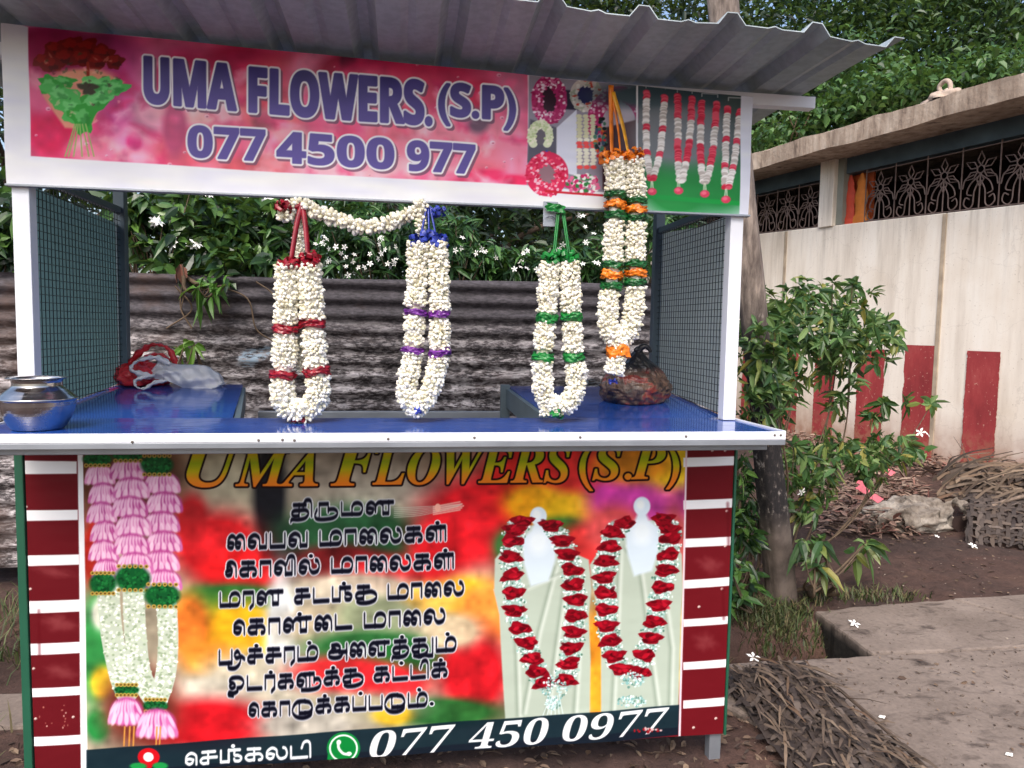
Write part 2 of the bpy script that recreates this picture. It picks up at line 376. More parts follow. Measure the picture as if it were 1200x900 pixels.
    def speck(s, x, y, rx, ry, n, cols, r, seed=0):
        g = random.Random(seed)
        for _ in range(n):
            a = g.uniform(0, 2*PI); q = math.sqrt(g.uniform(0, 1)); s.ell(x+rx*q*math.cos(a), y+ry*q*math.sin(a), r*g.uniform(.6, 1.3), r*g.uniform(.6, 1.3), cols[g.randrange(len(cols))], 0.3)
    def grain(s, amt, sx, sz, seed=0):
        g = np.random.default_rng(seed); a, b = s.U.shape
        q = g.normal(size=(a//sx+2, b//sz+2)); ii = np.arange(a)/sx; jj = np.arange(b)/sz
        i0 = ii.astype(int); j0 = jj.astype(int); fi = (ii-i0)[:, None]; fj = (jj-j0)[None]
        v = q[i0][:, j0]*(1-fi)*(1-fj)+q[i0+1][:, j0]*fi*(1-fj)+q[i0][:, j0+1]*(1-fi)*fj+q[i0+1][:, j0+1]*fi*fj
        s.c = np.clip(s.c*(1+amt*v[..., None]), 0, 255)
    def mesh(s, name, mat, parent, gain=1.0, bulge=None, top=None):
        mb = MB(); Yv = np.full_like(s.X, s.Y)
        if bulge is not None: Yv = Yv+bulge(s.X, s.Z)
        mb.grid(s.X, Yv, s.Z if top is None else np.minimum(s.Z, top(s.X)))
        # grid() winds +x then +z: normals face -y (towards the street)
        return mb.build(name, mat, parent, smooth=True, color=np.clip(punch(s.c.reshape(-1, 3))*gain, 0, 0.9))

# ---------------------------------------------------------------- lettering from the built-in typeface, inked into the print
def bold(t): return ''.join(chr(0x1D5D4+ord(c)-65) if 'A' <= c <= 'Z' else chr(0x1D7EC+ord(c)-48) if c.isdigit() else c for c in t)
def serif_it(t): return ''.join(chr(0x1D468+ord(c)-65) if 'A' <= c <= 'Z' else chr(0x1D7CE+ord(c)-48) if c.isdigit() else c for c in t)
def outlines(txt, shear=0.0):
    c = bpy.data.curves.new('lettering', 'FONT'); c.body = txt; c.size = 1; c.resolution_u = 5; c.dimensions = '2D'; c.fill_mode = 'NONE'
    o = bpy.data.objects.new('lettering', c); COL.objects.link(o)
    dg = bpy.context.evaluated_depsgraph_get(); dg.update(); me = bpy.data.meshes.new_from_object(o.evaluated_get(dg))
    V = np.array([v.co[:2] for v in me.vertices]); nb = {}
    for e in me.edges: a, b = e.vertices; nb.setdefault(a, []).append(b); nb.setdefault(b, []).append(a)
    bpy.data.objects.remove(o); bpy.data.curves.remove(c); bpy.data.meshes.remove(me)
    V = V+np.stack([V[:, 1]*shear, 0*V[:, 1]], 1); seen = set(); loops = []
    for st in range(len(V)):
        if st in seen or st not in nb: continue
        lp = [st]; seen.add(st); cur = st+1 if st+1 in nb[st] else nb[st][0]
        while cur not in seen:
            lp.append(cur); seen.add(cur); nx = [q for q in nb[cur] if q not in seen]
            if not nx: break
            cur = nx[0]
        loops.append(V[lp])
    return loops
def ink_text(pr, txt, quad, layers, shear=0.0):
    """fit txt into a traced quad (tl, tr, br, bl); layers = (grow, colour, (dx, dy), alpha), back to front"""
    L = outlines(txt, shear); A = np.concatenate(L); lo, hi = A.min(0), A.max(0); tl, tr, br, bl = [np.array(p, float) for p in quad]; Q = []
    for lp in L:
        q = (lp-lo)/(hi-lo); a = q[:, :1]; b = q[:, 1:]; Q.append((bl*(1-a)+br*a)*(1-b)+(tl*(1-a)+tr*a)*b)
    A = np.concatenate(Q); m = max(l[0] for l in layers)+6
    w = pr.win(A[:, 0].min()-m, A[:, 1].min()-m, A[:, 0].max()+m, A[:, 1].max()+m); u0, v0 = pr.U[w], pr.V[w]; cache = {}
    for grow, col, (dx, dy), al in layers:
        if (dx, dy) not in cache:
            u, v = u0-dx, v0-dy; wn = np.zeros(u.shape, int); d = np.full(u.shape, 1e9)
            for lp in Q:
                for (ax, ay), (bx, by) in zip(lp, np.roll(lp, -1, 0)):
                    ex, ey = bx-ax, by-ay
                    t = np.clip(((u-ax)*ex+(v-ay)*ey)/(ex*ex+ey*ey+1e-9), 0, 1); d = np.minimum(d, (u-ax-t*ex)**2+(v-ay-t*ey)**2)
                    cr = ex*(v-ay)-ey*(u-ax); wn += ((ay <= v) & (by > v) & (cr > 0)).astype(int)-((ay > v) & (by <= v) & (cr < 0)).astype(int)
            d = np.sqrt(d); cache[(dx, dy)] = np.where(wn != 0, d, -d)
        pr.put(w, al*np.clip(.5+(cache[(dx, dy)]+grow)/.9, 0, 1), col)
def quad(q): return [(q[0], q[1]), (q[2], q[3]), (q[4], q[5]), (q[6], q[7])]

# ---------------------------------------------------------------- Tamil letters drawn with a broad pen: (strokes, width); body height 1, y up
LOOP = [(.44, .40), (.36, .12), (.18, .04), (.02, .24), (.06, .44), (.22, .50), (.40, .42)]
def arch(x0, x1, foot=True): return [(x0, .35), (x0+.02, .72), ((x0+x1)/2, 1.0), (x1-.04, .8), (x1, .45), (x1, 0)]
TA = {
 'ma': ([('l', [(0, 1), (0, 0), (.62, 0), (.62, .62)]), ('c', [(.62, .55), (.72, .9), (.98, 1), (1.2, .8), (1.24, .4), (1.1, .02), (.62, 0)])], 1.24),
 'pa': ([('l', [(0, 1), (0, 0), (.85, 0), (.85, 1)])], .85),
 'aa': ([('l', [(0, 0), (0, 1), (.62, 1), (.62, 0)])], .62),
 'ra': ([('l', [(0, 0), (0, 1), (.62, 1), (.62, 0), (.42, -.3)])], .62),
 'va': ([('c', LOOP), ('c', [(.02, .24), (.04, .7), (.34, 1.0), (.62, .78), (.66, .3), (.66, 0)]), ('l', [(.66, 0), (1.05, 0), (1.05, 1)])], 1.05),
 'la': ([('c', LOOP), ('c', [(.02, .24), (.04, .7), (.32, 1.0), (.58, .8), (.62, .35), (.8, .02), (1.1, .12), (1.2, .5), (1.12, .9), (.98, 1.0)])], 1.2),
 'ka': ([('l', [(.12, 1), (.86, 1)]), ('l', [(.5, 1), (.5, 0)]), ('c', [(.5, .04), (.16, 0), (0, .25), (.16, .5), (.5, .52), (.82, .54), (.98, .3), (.94, .06), (.78, .0)])], 1.0),
 'sa': ([('l', [(.1, 1), (.85, 1)]), ('l', [(.44, 1), (.44, 0)]), ('c', [(.44, .02), (.14, 0), (0, .24), (.14, .48), (.44, .5)]), ('l', [(.44, .5), (.95, .5)])], .95),
 'tha': ([('l', [(.1, 1), (.85, 1)]), ('l', [(.44, 1), (.44, 0)]), ('c', [(.44, .02), (.14, 0), (0, .24), (.14, .48), (.44, .5), (.82, .52), (1.0, .22), (.8, -.2), (.35, -.32), (.02, -.28), (-.06, -.46)])], 1.0),
 'ta': ([('l', [(0, 1), (0, 0), (.95, 0)])], .95),
 'nna': ([('c', LOOP), ('c', [(.02, .24), (.04, .72), (.28, 1.0), (.52, .75), (.55, .2)]), ('c', [(.55, .3), (.6, .8), (.8, 1.0), (.98, .78), (1.0, .3), (1.0, 0)]), ('l', [(.86, 1), (1.62, 1)]), ('l', [(1.0, 0), (1.34, 0), (1.34, 1)])], 1.62),
 'na': ([('c', LOOP), ('c', [(.02, .24), (.04, .72), (.3, 1.0), (.56, .78), (.6, .3), (.6, 0)]), ('l', [(.46, 1), (1.3, 1)]), ('l', [(.6, 0), (1.0, 0), (1.0, 1)])], 1.3),
 'lla': ([('c', LOOP), ('c', [(.02, .24), (.04, .72), (.3, 1.0), (.56, .78), (.6, .3), (.6, 0)]), ('l', [(.46, 1), (1.12, 1), (1.12, 0)]), ('l', [(.84, 1), (.84, 0)])], 1.12),
 'nga': ([('l', [(0, 1), (0, 0), (.46, 0), (.46, .58)]), ('l', [(.46, 1), (1.12, 1)]), ('l', [(.46, 1), (.46, 0)]), ('c', [(.8, 1), (.8, .55), (1.0, .5), (1.2, .3), (1.1, .02), (.84, .02), (.78, .2)])], 1.22),
 'a': ([('c', [(.42, .62), (.3, .82), (.16, .66), (.3, .5), (.62, .52), (.7, .8), (.5, 1.02), (.16, .98)]), ('c', [(.3, .5), (.02, .4), (.0, .1), (.3, -.06), (.7, .0), (.86, .3)]), ('l', [(.62, .4), (1.12, .4)]), ('l', [(1.12, 1), (1.12, -.2)])], 1.12),
 'oo': ([('c', [(.2, .55), (.05, .35), (.2, .12), (.42, .3), (.3, .55), (.05, .75), (.25, 1.02), (.75, 1.0), (.98, .65), (.85, .2), (.55, .1), (.6, -.1), (.35, -.3), (.05, -.22), (-.02, -.42), (.3, -.52)])], 1.0),
 'ai': ([('c', [(.34, .36), (.28, .08), (.12, .04), (.0, .22), (.1, .44), (.3, .4)]), ('c', [(0, .24), (.04, .75), (.24, 1.0), (.44, .78), (.46, .3)]), ('c', [(.74, .36), (.68, .08), (.52, .06), (.45, .24), (.52, .44), (.7, .4)]), ('c', [(.46, .3), (.52, .8), (.72, 1.0), (.92, .78), (.96, .3), (.96, 0)])], .96),
 'e': ([('c', LOOP), ('c', [(.02, .24), (.04, .72), (.3, 1.0), (.58, .78), (.62, .3), (.62, 0)])], .62),
 'ee': ([('c', [(.3, .62), (.2, .82), (.06, .66), (.14, .46), (.36, .5)]), ('c', [(.06, .66), (.1, .98), (.34, 1.08), (.56, .85), (.6, .4), (.6, 0)]), ('c', [(.14, .46), (-.02, .25), (.08, .04), (.3, .1), (.36, .34)])], .6),
 'dot': ([('d', (0, 1.36))], 0),
 'iattach': ([('c', [(-.32, .85), (-.2, 1.32), (.02, 1.42), (.16, 1.2), (.18, .6), (.18, 0)])], .2),
 'ku': ([('l', [(.12, 1), (.86, 1)]), ('l', [(.5, 1), (.5, 0)]), ('c', [(.5, .04), (.16, 0), (0, .25), (.16, .5), (.5, .52), (1.0, .58), (1.3, .3), (1.22, -.12), (.8, -.34), (.3, -.34), (.08, -.2)])], 1.3),
 'ru': ([('l', [(.2, 0), (.2, 1), (.74, 1), (.74, .3)]), ('c', [(.74, .5), (1.1, .5), (1.3, .15), (1.1, -.24), (.6, -.38), (.1, -.34), (-.06, -.05), (.06, .5)])], 1.3),
 'du': ([('l', [(.42, .9), (.42, 0), (.8, 0)]), ('c', [(.8, 0), (1.12, .06), (1.28, .42), (1.12, .88), (.8, 1.02)]), ('c', [(1.26, .3), (1.2, -.16), (.75, -.4), (.25, -.3), (-.02, .1), (.02, .62), (.3, 1.0), (.8, 1.04)])], 1.3),
 'lu': ([('c', LOOP), ('c', [(.02, .24), (.04, .72), (.3, 1.0), (.56, .78), (.6, .3), (.6, 0)]), ('l', [(.46, 1), (1.12, 1), (1.12, .3)]), ('l', [(.84, 1), (.84, 0)]), ('c', [(1.12, .5), (1.42, .5), (1.56, .15), (1.4, -.24), (.9, -.38), (.3, -.34)])], 1.55),
 'thu': ([('l', [(.1, 1), (.85, 1)]), ('l', [(.44, 1), (.44, 0)]), ('c', [(.44, .02), (.14, 0), (0, .24), (.14, .48), (.44, .5), (.82, .52), (1.0, .22), (.85, -.2), (.4, -.34), (.1, -.25)]), ('l', [(.4, -.36), (1.32, -.36), (1.32, 1)])], 1.32),
 'poo': ([('l', [(0, 1), (0, 0), (.8, 0), (.8, 1)]), ('c', [(.62, 0), (.6, -.4), (1.0, -.46), (1.3, -.1), (1.36, .5), (1.18, .95), (.98, .7), (1.1, .4), (1.4, .5), (1.62, .3)])], 1.6),
 '.': ([('d', (.08, .06))], .2), ' ': ([], .42)}
def tamil_line(pr, seq, x0, y0, x1, y1, h, ink, halo=None, hk=.9, nib=(.14, .40), halo_w=1.2):
    """seq of letters fitted from (x0,y0) to (x1,y1) along the baseline; level strokes are heavier than upright ones"""
    h *= hk; gap = .24; adv = []; w = 0
    for g in seq:
        a = TA[g][1]
        if g == 'dot': adv.append(w-gap-TA[prev][1]*0.42); continue
        if g == 'iattach': adv.append(w-gap); w += .2; continue
        adv.append(w); w += a+(gap if g != ' ' else .1); prev = g
    w -= gap; sx = math.hypot(x1-x0, y1-y0)/w; ux, uy = (x1-x0)/math.hypot(x1-x0, y1-y0), (y1-y0)/math.hypot(x1-x0, y1-y0)
    for layer in ((1, 0) if halo is not None else (0,)):
        for g, a in zip(seq, adv):
            for kind, pts in TA[g][0]:
                if kind == 'd': pts = [pts, (pts[0]+.01, pts[1])]
                elif kind == 'c': pts = crom(pts, 5)
                P = []
                for (px, py) in pts:
                    t = (px+a)*sx; P.append((x0+ux*t, y0+uy*t-py*h))
                bw, bh = nib[0]*h, nib[1]*h
                if kind == 'd': bw = bh = .34*h
                if layer: bw += 2*halo_w; bh += 2*halo_w
                pr.stroke(P, bw, halo if layer else ink, ky=bw/bh, soft=0.9)
# ================================================================ THE SETTING
def hgt(x, y):
    """ground height: nearly level, a ditch beside the slabs, a low bank towards the building"""
    def bx(v, a, b, s): return 1/(1+np.exp(-(v-a)/s))*1/(1+np.exp((v-b)/s))
    h = -0.03-0.20*bx(x, 0.35, 1.95, .06)*bx(y, .48, .80, .05)-.30*bx(x, 1.36, 1.95, .03)*bx(y, .5, .90, .03)
    h = h+0.05*bx(x, 1.0, 9, .3)*bx(y, 1.35, 12, .25)
    h = h+0.012*np.sin(7.1*x+2*y)*np.cos(5.3*y-x)+0.008*np.sin(17*x)*np.cos(19*y+3*x)
    h = h-0.05*bx(x, -0.9, .85, .1)*bx(y, -.25, .4, .1)*0
    return h
ax = np.concatenate([[-90, -50, -25, -12, -7], np.arange(-4, 7.01, .045), [8, 10, 14, 25, 50, 90]])
ay = np.concatenate([[-90, -40, -20, -10, -6], np.arange(-3, 6.01, .045), [7, 9, 14, 25, 50, 90]])
GX, GY = np.meshgrid(ax, ay, indexing='ij')
GZ = np.where((np.abs(GX) < 8) & (np.abs(GY) < 8), hgt(GX, GY)+NR.normal(size=GX.shape)*0.004, -0.03)
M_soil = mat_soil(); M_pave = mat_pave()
mb = MB(); mb.grid(GX, GY, GZ); struct(mb.build('ground', M_soil, smooth=True))

def prism(name, pts, z0, z1, mat, bv=.012):
    P0 = np.array(pts, float); pts = []
    for a, b in zip(P0, np.roll(P0, -1, 0)):
        L = np.linalg.norm(b-a); k = max(1, int(min(L, 3)/.045)); e = (b-a)/L; nn = np.array([-e[1], e[0]])
        for i in range(k): pts.append(a+(b-a)*i/k+nn*(0 if i == 0 else rnd.gauss(0, .0035)+.004*math.sin(9*i*L/k+L)))
    pts = np.array(pts); n = len(pts); mb = MB()
    V = np.concatenate([np.c_[pts, np.full(n, z0)], np.c_[pts, np.full(n, z1)]])
    mb.add(V, [(i, (i+1) % n, n+(i+1) % n, n+i) for i in range(n)]); mb.f.append(np.array([list(range(n))[::-1]])); mb.mi.append(np.zeros(1, int))
    mb.f.append(np.array([list(range(n, 2*n))])); mb.mi.append(np.zeros(1, int))
    o = mb.build(name, mat); bevel(o, bv, 2); return o
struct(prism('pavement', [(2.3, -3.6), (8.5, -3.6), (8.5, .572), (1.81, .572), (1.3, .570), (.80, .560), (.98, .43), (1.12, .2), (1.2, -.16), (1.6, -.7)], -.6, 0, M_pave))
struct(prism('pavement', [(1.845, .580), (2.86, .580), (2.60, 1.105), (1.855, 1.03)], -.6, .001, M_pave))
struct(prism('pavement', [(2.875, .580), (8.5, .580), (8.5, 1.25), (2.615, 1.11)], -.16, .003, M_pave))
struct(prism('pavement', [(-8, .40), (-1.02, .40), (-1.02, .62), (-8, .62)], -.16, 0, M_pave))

# ---------------------------------------------------------------- corrugated iron fence behind the stall
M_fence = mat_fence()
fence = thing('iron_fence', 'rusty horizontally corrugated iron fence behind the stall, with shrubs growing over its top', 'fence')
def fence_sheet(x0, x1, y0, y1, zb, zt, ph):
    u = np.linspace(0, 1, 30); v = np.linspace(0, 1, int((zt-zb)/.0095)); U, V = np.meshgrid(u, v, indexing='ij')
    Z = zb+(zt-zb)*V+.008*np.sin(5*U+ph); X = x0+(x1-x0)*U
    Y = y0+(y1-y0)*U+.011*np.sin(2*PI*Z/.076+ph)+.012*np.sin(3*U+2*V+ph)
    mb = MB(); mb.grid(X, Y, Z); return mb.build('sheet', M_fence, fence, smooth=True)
for k, (a, b) in enumerate([(-6.0, -3.6), (-3.65, -1.25), (-1.3, 1.1), (1.05, 1.62)]):
    fence_sheet(a, b, 1.70+(k % 2)*.02, 1.70+(k % 2)*.02, .09, 1.475+.02*(k-1)*.5, 1.7*k)
M_wood = mat_plain('weathered_timber', rgb(70, 60, 54), .85, .35, 14)
for x in (-4.2, -2.2, .3, 1.55):
    mb = MB(); mb.box2((x, 1.74, -.2), (x+.06, 1.80, 1.40)); mb.build('fence_post', M_wood, fence)
settle(fence, (0, 1.72, .05))

# ---------------------------------------------------------------- the cream building on the right
WA = math.radians(-15); WD = np.array([math.sin(WA), math.cos(WA), 0]); WN = np.array([-math.cos(WA), math.sin(WA), 0]); WP = np.array([5.139, 3.919, 0])
def wp(s, z, off=0.0): return WP+WD*s+WN*off+np.array([0, 0, z])
M_wall = mat_wall(); M_roofc = mat_slab_roof()
M_blue = mat_plain('blue_grey_paint', rgb(74, 92, 102), .7, .3, 3)
M_grey = mat_plain('grey_green_plaster', rgb(138, 140, 130), .85, .2, 3)
k = NT('red_wall_paint'); v = k.coord(); c = k.ramp(k.noise(k.coord((1, 1, .4)), 5, 6, .65), [(.3, rgb(128, 40, 44)), (.55, rgb(156, 56, 58)), (.75, rgb(176, 84, 80))])
c = k.mix(k.ramp(k.noise(v, 38, 4, .6), [(.64, (0, 0, 0)), (.70, (.8,)*3)]), c, rgb(206, 170, 152)); z = k.n('ShaderNodeSeparateXYZ'); k.l(v, z.inputs[0]); mr = k.n('ShaderNodeMapRange'); mr.inputs['From Min'].default_value = .42; mr.inputs['From Max'].default_value = .06; k.l(z.outputs['Z'], mr.inputs[0])
mm = k.n('ShaderNodeMath', operation='MULTIPLY'); k.l(mr.outputs[0], mm.inputs[0]); k.l(k.ramp(k.noise(v, 12, 6, .65), [(.44, (0, 0, 0)), (.54, (1, 1, 1))]), mm.inputs[1]); k.base(k.mix(mm.outputs[0], c, rgb(160, 112, 88))); k.set(Roughness=.8); k.bump(k.noise(v, 30, 5), .2, .008); M_red = k.m
M_dark = mat_plain('dark_room', rgb(42, 26, 26), .9, .3, 2)
M_iron = mat_plain('wrought_iron_paint', rgb(116, 98, 92), .6, .25, 12)
M_orange = mat_plain('orange_plaster', rgb(206, 120, 44), .7, .2, 9); M_ored = mat_plain('orange_red_plaster', rgb(196, 70, 46), .7, .2, 9)
bld = thing('cream_building', 'cream building with red painted stripes, ornate iron window grilles and weathered concrete roof slab', 'building')
def wbox(mb, s0, s1, z0, z1, o0, o1):
    c = [wp(s, z, o) for z in (z0, z1) for (s, o) in ((s0, o0), (s1, o0), (s1, o1), (s0, o1))]
    mb.add(c, [(0, 3, 2, 1), (4, 5, 6, 7), (0, 1, 5, 4), (1, 2, 6, 5), (2, 3, 7, 6), (3, 0, 4, 7)])
def sill(s): return 2.385+.03*s
mb = MB()       # the wall below the windows: a run of panels with slight steps, top follows the sill
edges = [-7, -4, -1.9, .46, 2.49, 5.0, 9.0]
for i, (a, b) in enumerate(zip(edges[:-1], edges[1:])):
    o = 0.006*(i % 2); c = [wp(a, -.2, o), wp(b, -.2, o), wp(b, -.2, -.2), wp(a, -.2, -.2), wp(a, sill(a), o), wp(b, sill(b), o), wp(b, sill(b), -.2), wp(a, sill(a), -.2)]
    mb.add(c, [(0, 3, 2, 1), (4, 5, 6, 7), (0, 1, 5, 4), (1, 2, 6, 5), (2, 3, 7, 6), (3, 0, 4, 7)])
wallo = mb.build('wall', M_wall, bld); bevel(wallo, .012, 2)
for s in (-4.0, .463, 2.49):
    mb = MB(); wbox(mb, s-.02, s+.02, .2, sill(s)-.01, .003, .016); mb.build('render_joint', mat_plain('stained_joint', rgb(172, 156, 136), .9, .3, 6), wallo)
# pillars standing proud between the windows
for s in (-4.1, 1.885, 6.2):
    mb = MB(); wbox(mb, s-.10, s+.10, sill(s)-.012, 3.16, -.14, .035); p = mb.build('pillar', M_wall, bld); bevel(p, .008, 2)
    mb = MB(); wbox(mb, s-.185, s-.102, sill(s)+.004, 3.155, -.15, -.02); mb.build('window_reveal', M_grey, bld)
# lintel beam and roof slab
mb = MB(); wbox(mb, -7, 1.783, 2.985, 3.21, -.19, -.055); mb.build('lintel', M_blue, bld)
mb = MB(); wbox(mb, 1.987, 9, 2.985, 3.21, -.19, -.055); mb.build('lintel', M_blue, bld)
mb = MB()
NS = 90; ss = np.linspace(-7, 9, NS)
def slab_prof(s):
    j = lambda k, a: a*math.sin(k*s*3.1+k)+a*.6*math.sin(k*7.3*s)
    return [(.47, 3.145+j(1.3, .008)), (.475, 3.325+j(2.1, .012)), (.40, 3.345), (-2.5, 3.36), (-2.5, 3.17), (.30, 3.15)]
rows = [[wp(s, z, o) for (o, z) in slab_prof(s)] for s in ss]; V = np.array(rows).reshape(-1, 3); k = 6
F = [(i*k+j, (i+1)*k+j, (i+1)*k+(j+1) % k, i*k+(j+1) % k) for i in range(NS-1) for j in range(k)]
mb.add(V, F); mb.poly(rows[0]); mb.poly(rows[-1][::-1]); mb.build('roof_slab', M_roofc, bld)
# dark room behind the windows
mb = MB(); c = [wp(s, z, -1.6) for s, z in ((-7, 1.5), (9, 1.5), (9, 3.16), (-7, 3.16))]; mb.poly(c)
mb.poly([wp(-7, 2.2, -.2), wp(9, 2.2, -.2), wp(9, 2.2, -1.6), wp(-7, 2.2, -1.6)]); mb.build('interior', M_dark, bld)
mb = MB(); wbox(mb, -7, 9, -.2, 3.15, -2.4, -2.3); wbox(mb, -7, -6.9, -.2, 3.15, -2.3, -.21); wbox(mb, 8.9, 9, -.2, 3.15, -2.3, -.21); mb.build('wall', M_wall, bld)
# grilles: flower rosettes on stems with scrolls at the foot
def ring(c, r, a=None, b=None): th = np.linspace(0, 2*PI, 13); return [(c[0]+r*math.cos(t), c[1]+r*math.sin(t)) for t in th]
def grille(s_from, s_to, name='window_grille'):
    mb = MB(); r = .0065; zt = 2.985
    def put(pts, rad=r): mb.tube([wp(s, z, -.075) for s, z in pts], rad, 5, caps=False)
    pitch = .36; n = int(round((s_to-s_from)/pitch)); pitch = (s_to-s_from)/n
    for i in range(n+1): s = s_from+i*pitch; put([(s, sill(s)+.005), (s, zt)])
    put([(s_from, sill(s_from)+.02), (s_to, sill(s_to)+.02)]); put([(s_from, zt-.03), (s_to, zt-.03)])
    for i in range(n):
        c = s_from+(i+.5)*pitch; b = sill(c); h = zt-b; zc = b+h*.62; q = pitch
        put(ring((c, zc), .034))
        for k in range(6):
            t = k*PI/3+PI/6; d = np.array([math.cos(t), math.sin(t)]); e = np.array([-d[1], d[0]]); o = np.array([c, zc])
            put([tuple(o+d*.034), tuple(o+d*.09+e*.032), tuple(o+d*.16), tuple(o+d*.09-e*.032), tuple(o+d*.034)])
        put([(c, zc-.034), (c, b+.02)])
        for sg in (-1, 1):
            put(crom([(c+sg*.01, zc-.10), (c+sg*.05, b+h*.3), (c+sg*.06, b+.06), (c+sg*.10, b+.03), (c+sg*.145, b+.07), (c+sg*.13, b+.13), (c+sg*.09, b+.11)], 4))
            put(crom([(c+sg*.02, zc-.06), (c+sg*.09, b+h*.42), (c+sg*.12, b+h*.28), (c+sg*.07, b+h*.24)], 4))
            put(crom([(c+sg*.06, zc-.04), (c+sg*.14, zc-.07), (c+sg*.165, b+h*.36)], 4))
    return mb.build(name, M_iron, bld)
grille(-3.9, 1.45); grille(2.05, 5.9)
# painted niche panel beside the grille: two ribbed plaster shafts
for k, (s0, s1, m) in enumerate(((1.60, 1.76, M_ored), (1.46, 1.60, M_orange))):
    mb = MB(); c = (s0+s1)/2; b = sill(c)
    prof = [(0, .075), (.06, .08), (.10, .05), (.2, .045), (.27, .062), (.34, .05), (.39, .03), (.44, .042), (.49, .02), (.53, .012)]
    for z, rr in zip(np.linspace(0, .53, 20), np.interp(np.linspace(0, .53, 20), [q[0] for q in prof], [q[1] for q in prof])): pass
    zz = np.linspace(0, .53, 22); R_ = np.interp(zz, [q[0] for q in prof], [q[1] for q in prof]); th = np.arange(16)*2*PI/16
    V = np.array([[wp(c+R_[i]*1.45*math.cos(t)*(1+.12*math.sin(5*t+zz[i]*30)), b+.004+zz[i], -.10+R_[i]*.5*math.sin(t)) for t in th] for i in range(22)]).reshape(-1, 3)
    mb.add(V, [(i*16+j, i*16+(j+1) % 16, (i+1)*16+(j+1) % 16, (i+1)*16+j) for i in range(21) for j in range(16)])
    mb.build('plaster_figure', m, bld, smooth=True)
mb = MB(); wbox(mb, 1.455, 1.775, sill(1.6)+.003, 2.98, -.21, -.185); mb.build('niche_back', mat_plain('deep_orange_wall', rgb(186, 84, 38), .8, .4, 7), bld)
# red stripes painted on the plinth, hand-painted edges
def stripe(s0, s1, zt, zb, sd):
    g = random.Random(sd); n = 90; mb = MB(); jit = lambda i, q: .010*mnoise.noise(Vector((i*.09, q, sd)))+.006*mnoise.noise(Vector((i*.45, q, sd)))+g.uniform(-.002, .002)
    L = [wp(s0+jit(i, 1), zb+(zt-zb)*i/n+(.012*mnoise.noise(Vector((0, sd, 3))) if i in (0, n) else 0), .0105) for i in range(n+1)]
    Rr = [wp(s1+jit(i, 5), zb+(zt-zb)*i/n+(.012*mnoise.noise(Vector((0, sd, 9))) if i in (0, n) else 0), .0105) for i in range(n+1)]
    mb.add(L+Rr, [(i, n+1+i, n+2+i, i+1) for i in range(n)]); mb.build('painted_stripe', M_red, wallo)
for k, (s0, s1, zt) in enumerate([(-.145, .160, 1.12), (.455, .80, 1.155), (1.03, 1.36, 1.10), (1.66, 1.95, 1.07), (2.20, 2.52, 1.07), (2.85, 3.15, 1.06), (-.75, -.45, 1.11), (-1.35, -1.05, 1.12), (-1.95, -1.65, 1.12)]):
    stripe(s0, s1, zt, .06, k)
settle(bld, WP)
# cloth bundle left on the roof edge
mb = MB(); c0 = on_y(1092, 92, 3.95)
bun = thing('cloth_bundle', 'crumpled beige cloth bundle lying on the edge of the concrete roof', 'cloth')
NU, NV = 26, 18; uu = np.linspace(0, 2*PI, NU); vv = np.linspace(0, PI/2, NV); U, V = np.meshgrid(uu, vv, indexing='ij')
rr = 1+.18*np.sin(5*U+3*V)+.12*np.sin(9*U-5*V); sb = .42
def roofp(s, z, o): return wp(s, z, o)
cb = wp(.28, 3.335, .36)
P = cb+np.cos(V)[..., None]*rr[..., None]*(np.cos(U)[..., None]*WD*.17+np.sin(U)[..., None]*WN*.10)+np.array([0, 0, 1.])*(np.sin(V)*.07*rr)[..., None]
mb.grid(P[..., 0], P[..., 1], P[..., 2]); mb.tube(crom([cb+WD*.02+np.array([0, 0, .05]), cb+WD*.05+np.array([0, 0, .12]), cb+WD*.0+np.array([0, 0, .16]), cb-WD*.05+np.array([0, 0, .13]), cb-WD*.06+np.array([0, 0, .05])], 6), [.02]*25, 8)
mb.build('folded_cloth', mat_plain('beige_cloth', rgb(176, 158, 144), .9, .25, 18), bun, smooth=True); settle(bun, cb)

# ---------------------------------------------------------------- leaning trunk behind the stall's right corner
M_trunk = mat_trunk()
b0 = np.array([1.80, 1.22, -.10]); slope = np.array([1.389-1.80, 0, 2.71])/2.71
trunk = thing('leaning_trunk', 'leaning grey trunk with black mossy middle, just right of the stall', 'tree')
mb = MB(); zs = np.linspace(-.1, 6.0, 90); ns = 20; rows = []
for z in zs:
    c = np.array([1.80, 1.22, 0])+slope*z; r = .054+.008*math.exp(-max(z, 0)*2)+.012*min(max(z-.5, 0), 2)/2+.003*math.sin(5*z)
    q = np.clip((z-.6)/.8, 0, 1)                       # squared and worn at the foot, rounder higher up
    for t in np.arange(ns)*2*PI/ns+.45:
        ct, st = math.cos(t), math.sin(t); pw = .55+.45*q
        x = math.copysign(abs(ct)**pw, ct); y = math.copysign(abs(st)**pw, st); k = r*(1+.05*q*math.sin(3*t+4*z)+.03*q*math.sin(7*t+9*z))
        rows.append(c+np.array([x*k*math.cos(.3)-y*k*math.sin(.3), x*k*math.sin(.3)+y*k*math.cos(.3), 0]))
mb.add(np.array(rows), [(i*ns+j, i*ns+(j+1) % ns, (i+1)*ns+(j+1) % ns, (i+1)*ns+j) for i in range(len(zs)-1) for j in range(ns)])
mb.build('trunk', M_trunk, trunk, smooth=True); trunk_top = np.array([1.80, 1.22, 0])+slope*6.0

